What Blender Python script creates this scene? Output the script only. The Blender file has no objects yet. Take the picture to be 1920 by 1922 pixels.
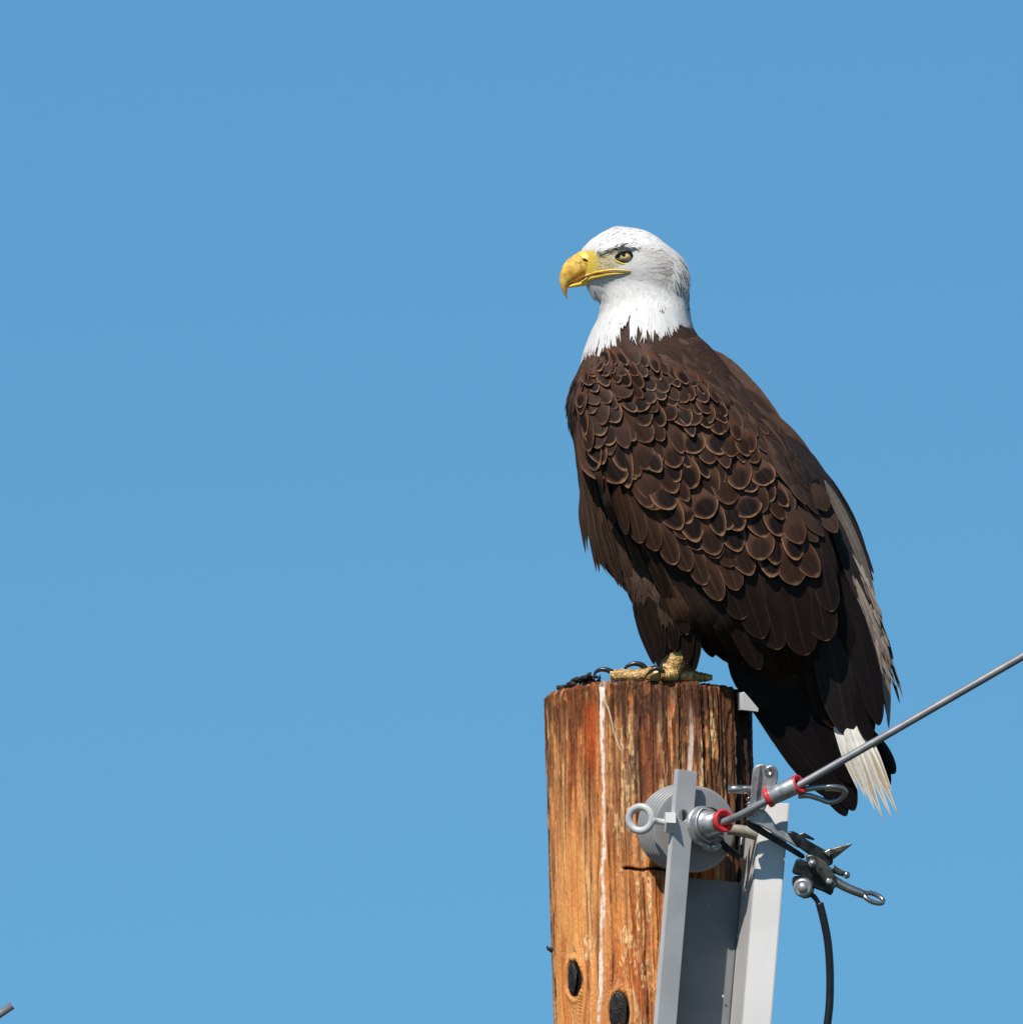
import bpy, bmesh, math, random
import numpy as np
from mathutils import Vector, Matrix
from mathutils.bvhtree import BVHTree
random.seed(7); rng = np.random.default_rng(7)
sc = bpy.context.scene
C = bpy.data.collections.new('eagle_on_pole'); sc.collection.children.link(C)

# ------------------------------------------------------------------ camera, sky, sun, exposure
S = 0.0008                      # metres for one photo pixel at the pole
EL = math.radians(10.0)         # the camera looks up by ten degrees
D = 40.0                        # metres from the lens to the pole
ZT = 8.7                        # height of the pole top
F_ = Vector((0, math.cos(EL), math.sin(EL))); UP = Vector((0, -math.sin(EL), math.cos(EL))); RT = Vector((1, 0, 0))
C0 = Vector((0, 0, ZT)) - RT*(1216-960)*S + UP*(1308-961)*S
cam_d = bpy.data.cameras.new('camera'); cam = bpy.data.objects.new('camera', cam_d); C.objects.link(cam)
cam.location = C0 - F_*D
cam.rotation_euler = (math.pi/2 + EL, 0, 0)
cam_d.sensor_fit = 'HORIZONTAL'; cam_d.sensor_width = 36; cam_d.lens = 36*D/(1920*S)
cam_d.clip_start = 0.5; cam_d.clip_end = 20000
sc.camera = cam
SUN_AZ, SUN_EL = math.radians(24), math.radians(47)     # to the left of and behind the camera
to_sun = Vector((-math.sin(SUN_AZ)*math.cos(SUN_EL), -math.cos(SUN_AZ)*math.cos(SUN_EL), math.sin(SUN_EL)))
sun_d = bpy.data.lights.new('sun', 'SUN'); sun_d.energy = 5.0; sun_d.angle = math.radians(0.53); sun_d.color = (1.0, 0.94, 0.855)
sun = bpy.data.objects.new('sun', sun_d); C.objects.link(sun)
sun.rotation_euler = to_sun.to_track_quat('Z', 'Y').to_euler(); sun.location = (0, 0, 40)
wd = bpy.data.worlds.new('World'); sc.world = wd; wd.use_nodes = True
wn = wd.node_tree; bg = wn.nodes['Background']
sky = wn.nodes.new('ShaderNodeTexSky'); sky.sky_type = 'NISHITA'; sky.sun_disc = False
sky.sun_elevation = SUN_EL; sky.sun_rotation = math.pi + SUN_AZ
sky.altitude = 300; sky.air_density = 1.0; sky.dust_density = 0.0; sky.ozone_density = 3.0
tint = wn.nodes.new('ShaderNodeMix'); tint.data_type = 'RGBA'; tint.blend_type = 'MULTIPLY'; tint.inputs[0].default_value = 1
tint.inputs[7].default_value = (.425, .785, .925, 1)
wn.links.new(sky.outputs[0], tint.inputs[6]); wn.links.new(tint.outputs[2], bg.inputs[0])
bg.inputs[1].default_value = 0.1
sc.view_settings.view_transform = 'Standard'; sc.view_settings.look = 'None'
sc.view_settings.exposure = 0.0; sc.view_settings.gamma = 1.0; sc.view_settings.use_curve_mapping = False

# ------------------------------------------------------------------ coordinates: photo pixel + w (pixels towards the viewer) -> metres
RTn, UPn, Fn, C0n = map(np.array, (RT, UP, F_, C0))
def PN(L):
    L = np.asarray(L, float).reshape(-1, 3); k = 1 - L[:, 2]*S/D
    return C0n + np.outer((L[:, 0]-960)*k*S, RTn) - np.outer((L[:, 1]-961)*k*S, UPn) - np.outer(L[:, 2]*S, Fn)
def P(x, y, w=0): return Vector(PN([(x, y, w)])[0])
TAN = math.tan(EL)

# ------------------------------------------------------------------ mesh helpers
def mesh_np(name, V, F, mat=None, uv=None, col=None, smooth=True):
    me = bpy.data.meshes.new(name); V = np.asarray(V, np.float32); F = np.asarray(F, np.int32); n, k = F.shape
    me.vertices.add(len(V)); me.vertices.foreach_set('co', V.ravel())
    me.loops.add(n*k); me.loops.foreach_set('vertex_index', F.ravel())
    me.polygons.add(n); me.polygons.foreach_set('loop_start', np.arange(0, n*k, k, dtype=np.int32))
    me.update(calc_edges=True)
    me.polygons.foreach_set('use_smooth', np.full(n, smooth))
    if uv is not None:
        l = me.uv_layers.new(name='UVMap'); l.data.foreach_set('uv', np.asarray(uv, np.float32)[F.ravel()].ravel())
    if col is not None:
        a = me.color_attributes.new('Col', 'FLOAT_COLOR', 'POINT')
        c = np.ones((len(V), 4), np.float32); c[:, :3] = col; a.data.foreach_set('color', c.ravel())
    if mat: me.materials.append(mat)
    return me
def link(name, me, parent=None):
    o = bpy.data.objects.new(name, me); C.objects.link(o)
    if parent is not None: o.parent = parent
    return o
def thing(name, label, cat, loc, group=None):
    o = bpy.data.objects.new(name, None); C.objects.link(o); o.location = loc; o.empty_display_size = 0.05
    o['label'] = label; o['category'] = cat
    if group: o['group'] = group
    return o
def root_of(o):
    while o.parent is not None: o = o.parent
    return o
def part(name, L, F, mat, parent, **k):          # a mesh given in photo pixels, child of a thing
    V = PN(L) - np.array(root_of(parent).location)
    me = mesh_np(name, V, F, mat, **k)
    bm = bmesh.new(); bm.from_mesh(me); bmesh.ops.recalc_face_normals(bm, faces=bm.faces); bm.to_mesh(me); bm.free()
    return link(name, me, parent)
def catmull(pts, n):
    p = np.asarray(pts, float)
    if len(p) < 3:
        t = np.linspace(0, 1, n)[:, None]; return p[0]*(1-t) + p[-1]*t
    q = np.vstack([2*p[0]-p[1], p, 2*p[-1]-p[-2]]); out = []; m = len(p)-1
    for u in np.linspace(0, m, n):
        i = min(int(u), m-1); t = u-i; a, b, c, d = q[i], q[i+1], q[i+2], q[i+3]
        out.append(0.5*(2*b + (c-a)*t + (2*a-5*b+4*c-d)*t*t + (3*b-a-3*c+d)*t**3))
    return np.array(out)
def ring_quads(nr, nc, closed_rows=False):
    i = np.arange(nr if closed_rows else nr-1)[:, None]; j = np.arange(nc)[None, :]
    a = i*nc + j; b = i*nc + (j+1) % nc; c = ((i+1) % nr)*nc + (j+1) % nc; d = ((i+1) % nr)*nc + j
    return np.stack([a, b, c, d], -1).reshape(-1, 4)
def grid_quads(nr, nc):
    i = np.arange(nr-1)[:, None]; j = np.arange(nc-1)[None, :]; a = i*nc + j
    return np.stack([a, a+1, a+nc+1, a+nc], -1).reshape(-1, 4)
def tube(pts, rad, n=None, seg=12, closed=False, smooth_path=True, flat=None):
    p = np.asarray(pts, float); rad = np.atleast_1d(np.asarray(rad, float))
    if smooth_path and len(p) > 2:
        n = n or len(p)*6
        if closed: p = catmull(np.vstack([p[-2:], p, p[:2]]), (len(p)+3)*6+1)[12:-12+0][:-1-0] if False else catmull_closed(p, n)
        else: p = catmull(p, n)
    m = len(p); r = np.interp(np.linspace(0, 1, m), np.linspace(0, 1, len(rad)), rad) if len(rad) > 1 else np.full(m, rad[0])
    t = (np.roll(p, -1, 0)-np.roll(p, 1, 0)) if closed else np.gradient(p, axis=0)
    t /= np.linalg.norm(t, axis=1)[:, None]+1e-9
    a = np.array([0, 0, 1.0]);
    if abs(t[0] @ a) > .9: a = np.array([0, 1.0, 0])
    V = []; u = np.cross(t[0], a); u /= np.linalg.norm(u)
    th = np.linspace(0, 2*np.pi, seg, endpoint=False)
    for i in range(m):
        u = u - t[i]*(u @ t[i]); u /= np.linalg.norm(u); v = np.cross(t[i], u)
        fu, fv = flat if flat else (1, 1)
        V.append(p[i] + r[i]*(np.outer(np.cos(th)*fu, u) + np.outer(np.sin(th)*fv, v)))
    if not closed:
        V = [np.repeat(p[:1], seg, 0) + 1e-4*(V[0]-p[0])] + V + [np.repeat(p[-1:], seg, 0) + 1e-4*(V[-1]-p[-1])]
    return np.vstack(V), ring_quads(len(V), seg, closed)
def catmull_closed(p, n):
    m = len(p); out = []
    for u in np.linspace(0, m, n, endpoint=False):
        i = int(u); t = u-i; a, b, c, d = p[(i-1) % m], p[i % m], p[(i+1) % m], p[(i+2) % m]
        out.append(0.5*(2*b + (c-a)*t + (2*a-5*b+4*c-d)*t*t + (3*b-a-3*c+d)*t**3))
    return np.array(out)
def lathe(p0, axis, prof, seg=32):
    p0 = np.array(p0, float); ax = np.array(axis, float); ax /= np.linalg.norm(ax)
    a = np.array([0, 1.0, 0]) if abs(ax[1]) < .9 else np.array([1.0, 0, 0])
    u = np.cross(ax, a); u /= np.linalg.norm(u); v = np.cross(ax, u); th = np.linspace(0, 2*np.pi, seg, endpoint=False)
    V = [p0 + ax*d + max(r, 1e-3)*(np.outer(np.cos(th), u) + np.outer(np.sin(th), v)) for d, r in prof]
    return np.vstack(V), ring_quads(len(V), seg)
def stations(st, seg=24, power=1.0, sub=5):
    """loft through (top x,y), (bottom x,y), half depth, centre w"""
    a = np.array([(s[0][0], s[0][1], s[1][0], s[1][1], s[2], s[3]) for s in st], float)
    a = catmull(a, (len(a)-1)*sub+1); th = np.linspace(0, 2*np.pi, seg, endpoint=False); V = []
    cs, sn = np.cos(th), np.sin(th)
    cs = np.sign(cs)*np.abs(cs)**power; sn = np.sign(sn)*np.abs(sn)**power
    for tx, ty, bx, by, h, w in a:
        c = np.array([(tx+bx)/2, (ty+by)/2, w]); al = np.array([(tx-bx)/2, (ty-by)/2, 0])
        V.append(c + np.outer(cs, al) + np.outer(sn*h, [0, 0, 1]))
    V = [V[0].mean(0)+1e-3*(V[0]-V[0].mean(0))] + V + [V[-1].mean(0)+1e-3*(V[-1]-V[-1].mean(0))]
    return np.vstack(V), ring_quads(len(V), seg)
def join(*gs):
    Vs, Fs, n = [], [], 0
    for V, F in gs: Vs.append(V); Fs.append(F+n); n += len(V)
    return np.vstack(Vs), np.vstack(Fs)
def poly_part(name, polyL, thick, mat, parent, bevel=1.5, dirv=(0, 0, -1)):
    """a plate: outline given as (x,y,w), thickness along dirv, rounded rims; big bevels mean a cast, rounded outline"""
    p = np.asarray(polyL, float); cast = bevel >= 2.5
    if cast:
        q = np.concatenate([p*.8+np.roll(p, 1, 0)*.2, p*.8+np.roll(p, -1, 0)*.2], 1).reshape(-1, 3); p = catmull_closed(q, len(q)*3)
    n = len(p); nx, pv = np.roll(p, -1, 0), np.roll(p, 1, 0)
    area2 = (p[:, 0]*nx[:, 1]-nx[:, 0]*p[:, 1]).sum(); t = (nx-pv)[:, :2]; t /= np.linalg.norm(t, axis=1)[:, None]+1e-9
    inn = np.stack([-t[:, 1], t[:, 0]], 1)*np.sign(area2); ins = np.zeros((n, 3)); ins[:, :2] = inn
    b = min(bevel*.7, thick*.4); dv = np.array(dirv, float); rings = []
    for d, i in ((0, b), (b*.35, b*.35), (b, 0), (thick-b, 0), (thick-b*.35, b*.35), (thick, b)): rings.append(p+ins*i+dv*d)
    V = PN(np.vstack(rings)) - np.array(root_of(parent).location); bm = bmesh.new(); vs = [bm.verts.new(v) for v in V]
    for k in range(5):
        for i in range(n):
            f = bm.faces.new((vs[k*n+i], vs[k*n+(i+1) % n], vs[(k+1)*n+(i+1) % n], vs[(k+1)*n+i])); f.smooth = cast
    bm.faces.new(vs[:n]); bm.faces.new(vs[5*n:][::-1]); bmesh.ops.recalc_face_normals(bm, faces=bm.faces)
    me = bpy.data.meshes.new(name); bm.to_mesh(me); bm.free(); me.materials.append(mat)
    return link(name, me, parent)
def ball(c, r, seg=20, rings=12, axes=None):
    c = np.array(c, float); r = np.array(r if np.ndim(r) else (r, r, r), float); V = []
    for i in range(rings+1):
        ph = np.pi*i/rings
        for j in range(seg):
            th = 2*np.pi*j/seg
            v = np.array([max(np.sin(ph), 1e-3)*np.cos(th), np.cos(ph), max(np.sin(ph), 1e-3)*np.sin(th)])*r
            V.append(c + (v if axes is None else v @ np.array(axes)))
    return np.array(V), ring_quads(rings+1, seg)
def vnoise(x, y, seed=0):
    """smooth value noise"""
    r = np.random.default_rng(seed).random((256, 256)); xi = np.floor(x).astype(int); yi = np.floor(y).astype(int)
    fx = x-xi; fy = y-yi; fx = fx*fx*(3-2*fx); fy = fy*fy*(3-2*fy)
    g = lambda a, b: r[a % 256, b % 256]
    return (g(xi, yi)*(1-fx)+g(xi+1, yi)*fx)*(1-fy) + (g(xi, yi+1)*(1-fx)+g(xi+1, yi+1)*fx)*fy
def sstep(a, b, x): t = np.clip((x-a)/(b-a), 0, 1); return t*t*(3-2*t)

# ------------------------------------------------------------------ materials
def new_mat(name):
    m = bpy.data.materials.new(name); m.use_nodes = True; nt = m.node_tree
    return m, nt, nt.nodes['Principled BSDF'], (lambda t: nt.nodes.new('ShaderNode'+t)), nt.links.new
def math_node(nt, op, a, b=None, clamp=False):
    n = nt.nodes.new('ShaderNodeMath'); n.operation = op; n.use_clamp = clamp
    for i, v in enumerate((a, b)):
        if v is None: continue
        if isinstance(v, (int, float)): n.inputs[i].default_value = v
        else: nt.links.new(v, n.inputs[i])
    return n.outputs[0]
def mixc(nt, fac, a, b, bl='MIX'):
    n = nt.nodes.new('ShaderNodeMix'); n.data_type = 'RGBA'; n.blend_type = bl
    for i, v in ((0, fac), (6, a), (7, b)):
        if isinstance(v, (int, float)): n.inputs[i].default_value = v
        elif isinstance(v, (tuple, list)): n.inputs[i].default_value = (*v, 1)
        else: nt.links.new(v, n.inputs[i])
    return n.outputs[2]
def ramp(nt, x, a, b):
    n = nt.nodes.new('ShaderNodeMapRange'); n.interpolation_type = 'SMOOTHSTEP'
    n.inputs[1].default_value = a; n.inputs[2].default_value = b; nt.links.new(x, n.inputs[0]); return n.outputs[0]
def noise(nt, scale, detail=3, vec=None, rough=.55):
    n = nt.nodes.new('ShaderNodeTexNoise'); n.inputs['Scale'].default_value = scale; n.inputs['Detail'].default_value = detail
    n.inputs['Roughness'].default_value = rough
    if vec is not None: nt.links.new(vec, n.inputs['Vector'])
    return n.outputs[0]
def bump(nt, bs, h, strength, dist):
    n = nt.nodes.new('ShaderNodeBump'); n.inputs['Strength'].default_value = strength; n.inputs['Distance'].default_value = dist
    nt.links.new(h, n.inputs['Height']); nt.links.new(n.outputs[0], bs.inputs['Normal'])
def objcoord(nt): return nt.nodes.new('ShaderNodeTexCoord').outputs['Object']

def feather_mat(name, dark, brown, rim, rim_w=.16, rim_amt=1.0, blob=1.0, rough=.55, shaft=.35, var=.5):
    """dark centre, browner base, thin pale rim, barbs and a shaft, all in the feather's own coordinates"""
    m, nt, bs, N, K = new_mat(name)
    uv = N('UVMap'); uv.uv_map = 'UVMap'; sp = N('SeparateXYZ'); K(uv.outputs[0], sp.inputs[0])
    u = math_node(nt, 'ABSOLUTE', math_node(nt, 'SUBTRACT', math_node(nt, 'MULTIPLY', sp.outputs[0], 2), 1)); v = sp.outputs[1]
    oi = N('ObjectInfo'); geo = N('NewGeometry')
    rnd = math_node(nt, 'FRACT', math_node(nt, 'ADD', oi.outputs['Random'], geo.outputs['Random Per Island']))
    nz = noise(nt, 130, 4, objcoord(nt))
    # dark blob near the tip
    du = math_node(nt, 'POWER', math_node(nt, 'MULTIPLY', u, 1.25), 2.0)
    dv = math_node(nt, 'POWER', math_node(nt, 'ABSOLUTE', math_node(nt, 'MULTIPLY', math_node(nt, 'SUBTRACT', v, .76), 3.1)), 2.0)
    bl = math_node(nt, 'SUBTRACT', 1.25, math_node(nt, 'ADD', du, dv))
    bl = math_node(nt, 'MULTIPLY', ramp(nt, math_node(nt, 'ADD', bl, math_node(nt, 'MULTIPLY', math_node(nt, 'SUBTRACT', nz, .5), 1.2)), 0, 1), math_node(nt, 'MULTIPLY', math_node(nt, 'ADD', .35, rnd), blob), clamp=True)
    base = mixc(nt, bl, brown, dark)
    val = math_node(nt, 'ADD', 1-var/2, math_node(nt, 'MULTIPLY', rnd, var))
    mp = N('Mapping'); mp.inputs['Scale'].default_value = (16, 3.2, 1); K(uv.outputs[0], mp.inputs['Vector'])
    lc = N('VectorMath'); lc.operation = 'ADD'; K(mp.outputs[0], lc.inputs[0]); cx = N('CombineXYZ'); K(math_node(nt, 'MULTIPLY', rnd, 90), cx.inputs[0]); K(cx.outputs[0], lc.inputs[1])
    stn = noise(nt, 1.0, 3, lc.outputs[0])
    val = math_node(nt, 'MULTIPLY', val, math_node(nt, 'ADD', .65, math_node(nt, 'MULTIPLY', nz, .7)))
    val = math_node(nt, 'MULTIPLY', val, math_node(nt, 'ADD', .45, math_node(nt, 'MULTIPLY', stn, 1.1)))
    cv = N('CombineXYZ')
    for i in range(3): K(val, cv.inputs[i])
    base = mixc(nt, 1.0, base, cv.outputs[0], 'MULTIPLY')
    # barbs, slanting away from the shaft
    br = math_node(nt, 'SINE', math_node(nt, 'MULTIPLY', math_node(nt, 'SUBTRACT', v, math_node(nt, 'MULTIPLY', u, .22)), 230))
    base = mixc(nt, math_node(nt, 'MULTIPLY', math_node(nt, 'ADD', br, 1), .014), base, rim)
    sh = math_node(nt, 'MULTIPLY', math_node(nt, 'SUBTRACT', 1, ramp(nt, u, .02, .09)), shaft)
    base = mixc(nt, sh, base, rim)
    e = math_node(nt, 'MAXIMUM', u, math_node(nt, 'MULTIPLY', math_node(nt, 'POWER', v, 2.0), 1.0))
    e = math_node(nt, 'ADD', e, math_node(nt, 'MULTIPLY', math_node(nt, 'SUBTRACT', nz, .5), .10))
    em = math_node(nt, 'MULTIPLY', math_node(nt, 'MULTIPLY', ramp(nt, e, 1-rim_w, 1.0), ramp(nt, v, .3, .75)), rim_amt)
    em = math_node(nt, 'MULTIPLY', em, math_node(nt, 'ADD', .30, math_node(nt, 'MULTIPLY', rnd, .8)), clamp=True)
    base = mixc(nt, em, base, rim)
    K(base, bs.inputs['Base Color']); bs.inputs['Roughness'].default_value = rough
    bs.inputs['Specular IOR Level'].default_value = .09
    bump(nt, bs, math_node(nt, 'ADD', br, math_node(nt, 'MULTIPLY', nz, 1.5)), .035, .0005)
    return m
M_cov = feather_mat('covert_plumage', (.0065, .004, .004), (.070, .032, .020), (.34, .18, .10), .16, 1.0, shaft=.03, var=.8)
M_med = feather_mat('long_covert_plumage', (.012, .0065, .005), (.050, .024, .015), (.38, .20, .11), .07, .9, blob=.7, shaft=.10, var=.7)
M_scap = feather_mat('back_plumage', (.024, .014, .011), (.078, .045, .032), (.26, .15, .095), .12, .6, blob=.7, shaft=.08, var=.9)
M_dark = feather_mat('dark_flight_plumage', (.006, .0045, .0045), (.014, .009, .0075), (.24, .13, .075), .035, .7, blob=.6, rough=.42, shaft=.06)
M_prim = feather_mat('primary_plumage', (.016, .013, .014), (.027, .022, .022), (.16, .11, .085), .035, .6, blob=.5, rough=.4, shaft=.12)
M_black = feather_mat('brown_black_plumage', (.005, .004, .0045), (.008, .006, .006), (.05, .035, .03), .03, .4, blob=.3, rough=.5, shaft=.1)  # own brown-black of the tail coverts and darkest primaries
M_far = feather_mat('worn_wing_plumage', (.13, .105, .09), (.27, .22, .185), (.42, .34, .27), .18, .8, blob=.4, var=.9)
M_breast = feather_mat('breast_plumage', (.014, .009, .007), (.050, .028, .020), (.28, .17, .105), .12, .6, blob=.6, shaft=.35, var=.9)
M_tail = feather_mat('white_tail_plumage', (.40, .32, .22), (.84, .79, .70), (.22, .16, .09), .2, .8, blob=.9, shaft=.15, var=.3)

def plain(name, col, rough=.5, metal=0.0, var=.25, scale=60, spec=.5, bumpd=0.0, col2=None, coat=0):
    m, nt, bs, N, K = new_mat(name)
    v = objcoord(nt); nz = noise(nt, scale, 5, v)
    c2 = col2 or tuple(c*(1-var) for c in col)
    K(mixc(nt, ramp(nt, nz, .35, .65), c2, col), bs.inputs['Base Color'])
    bs.inputs['Metallic'].default_value = metal; bs.inputs['Specular IOR Level'].default_value = spec
    r = math_node(nt, 'ADD', rough-.08, math_node(nt, 'MULTIPLY', noise(nt, scale*2.3, 4, v), .16)); K(r, bs.inputs['Roughness'])
    if coat: bs.inputs['Coat Weight'].default_value = coat; bs.inputs['Coat Roughness'].default_value = .05
    if bumpd: bump(nt, bs, noise(nt, scale*3, 4, v), .6, bumpd)
    return m
M_body = plain('under_plumage', (.016, .010, .008), .8, var=.4)
M_horn = plain('claw_horn', (.035, .028, .03), .28, var=.4, scale=80)
M_pupil = plain('pupil', (.004, .004, .006), .05, coat=1)
M_lid = plain('eye_rim_skin', (.02, .014, .010), .5)
M_lash = plain('dark_brow_plumage', (.07, .045, .035), .8)  # own dark colour of the brow feathers
M_yskin = plain('yellow_bare_skin', (.86, .60, .07), .42, var=.15, scale=200, col2=(.80, .50, .06))
M_mouth = plain('mouth_line', (.16, .06, .015), .5)
M_grey = plain('grey_paint', (.57, .56, .55), .42, var=.14, scale=14, bumpd=.0001)
M_web = plain('shaded_grey_paint', (.20, .205, .215), .45, var=.15, scale=14)  # the bracket's grey, darkened to paint in the shade inside the channel
M_white = plain('white_galvanised_paint', (.62, .60, .585), .38, var=.08, scale=12, bumpd=.0001)
M_poly = plain('grey_polymer', (.30, .30, .30), .40, var=.06, scale=30)
M_galv = plain('galvanised_metal', (.52, .525, .53), .40, metal=.6, col2=(.30, .31, .325), scale=70, bumpd=.00012)
M_steel = plain('polished_steel', (.52, .49, .46), .25, metal=.9, var=.35, scale=30)
M_bronze = plain('weathered_bronze', (.15, .15, .125), .36, metal=.6, col2=(.03, .032, .028), scale=75, bumpd=.00015)
M_brown = plain('dark_bronze', (.055, .06, .065), .34, metal=.65, col2=(.016, .018, .022), scale=60, bumpd=.00012)
M_red = plain('red_plastic', (.75, .035, .04), .35, var=.1)
M_wire = plain('aluminium_wire', (.26, .265, .28), .5, metal=.35, col2=(.20, .205, .22), scale=40)
M_rubber = plain('black_rubber', (.012, .012, .014), .35)
M_weath = plain('weathered_grey_fibre', (.40, .36, .29), .7, col2=(.25, .22, .18), scale=50, bumpd=.0008)
M_debris = plain('dark_debris', (.03, .024, .02), .8, var=.5, scale=120, bumpd=.002)
M_knot = plain('resinous_knot', (.030, .020, .014), .5, col2=(.008, .006, .005), scale=90, bumpd=.0022)

def iris_mat():
    m, nt, bs, N, K = new_mat('iris'); nz = noise(nt, 500, 3, objcoord(nt))
    K(mixc(nt, nz, (.72, .50, .17), (.88, .70, .36)), bs.inputs['Base Color']); bs.inputs['Roughness'].default_value = .12
    bs.inputs['Specular IOR Level'].default_value = .25; return m
M_iris = iris_mat()
def beak_mat():
    m, nt, bs, N, K = new_mat('beak_horn'); v = objcoord(nt)
    n1 = noise(nt, 55, 5, v); n2 = noise(nt, 160, 4, v)
    c = mixc(nt, ramp(nt, n1, .40, .62), (.86, .56, .12), (.62, .29, .04)); c = mixc(nt, ramp(nt, noise(nt, 34, 3, v), .5, .7), c, (.90, .68, .24))
    c = mixc(nt, ramp(nt, n2, .54, .70), c, (.30, .15, .045))
    K(c, bs.inputs['Base Color']); bs.inputs['Roughness'].default_value = .34; bs.inputs['Specular IOR Level'].default_value = .4
    bump(nt, bs, n2, .25, .0006); return m
M_beak = beak_mat()
def foot_mat():
    m, nt, bs, N, K = new_mat('scaly_foot_skin'); v = objcoord(nt)
    vo = N('TexVoronoi'); vo.inputs['Scale'].default_value = 260; K(v, vo.inputs['Vector'])
    d = ramp(nt, vo.outputs['Distance'], .15, .75); n1 = noise(nt, 90, 4, v)
    c = mixc(nt, d, (.66, .41, .12), (.30, .15, .04)); c = mixc(nt, ramp(nt, n1, .5, .7), c, (.78, .58, .28))
    K(c, bs.inputs['Base Color']); bs.inputs['Roughness'].default_value = .5
    bump(nt, bs, math_node(nt, 'SUBTRACT', 1, d), .5, .001); return m
M_foot = foot_mat()
def col_mat(name, rough, spec, bump_scale, bump_dist, mul=(0.75, .5), stretch=None):
    m, nt, bs, N, K = new_mat(name); a = N('VertexColor'); a.layer_name = 'Col'; v = objcoord(nt)
    if stretch:
        mp = N('Mapping'); mp.inputs['Scale'].default_value = stretch; K(v, mp.inputs['Vector']); v = mp.outputs[0]
    nz = noise(nt, bump_scale, 6, v, .65)
    f = math_node(nt, 'ADD', mul[0], math_node(nt, 'MULTIPLY', nz, mul[1])); cv = N('CombineXYZ')
    for i in range(3): K(f, cv.inputs[i])
    K(mixc(nt, 1.0, a.outputs[0], cv.outputs[0], 'MULTIPLY'), bs.inputs['Base Color'])
    bs.inputs['Roughness'].default_value = rough; bs.inputs['Specular IOR Level'].default_value = spec
    if bump_dist: bump(nt, bs, nz, .8, bump_dist)
    return m
M_head = col_mat('head_plumage', .75, .12, 300, 0, (.9, .2))
_nt = M_head.node_tree; _tr = _nt.nodes.new('ShaderNodeBsdfTranslucent'); _mx = _nt.nodes.new('ShaderNodeMixShader'); _mx.inputs[0].default_value = .25
_out = [n for n in _nt.nodes if n.type == 'OUTPUT_MATERIAL'][0]; _bs = _nt.nodes['Principled BSDF']
_nt.links.new(_bs.inputs['Base Color'].links[0].from_socket, _tr.inputs[0]); _nt.links.new(_bs.outputs[0], _mx.inputs[1]); _nt.links.new(_tr.outputs[0], _mx.inputs[2]); _nt.links.new(_mx.outputs[0], _out.inputs[0])
M_wood = col_mat('weathered_wood', .72, .25, 330, .0012, (.70, .6), (1, 1, .22))

# ------------------------------------------------------------------ the ground, far below the picture
m, nt, bs, N, K = new_mat('dry_ground')
K(mixc(nt, noise(nt, .4, 6, objcoord(nt)), (.035, .035, .02), (.07, .062, .04)), bs.inputs['Base Color']); bs.inputs['Roughness'].default_value = .95
g = 6000; me = mesh_np('ground', [(-g, -g, 0), (g, -g, 0), (g, g, 0), (-g, g, 0)], [(0, 1, 2, 3)], m, smooth=False)
o = link('ground', me); o['kind'] = 'structure'; o['label'] = 'dry open ground far below the pole'

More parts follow.
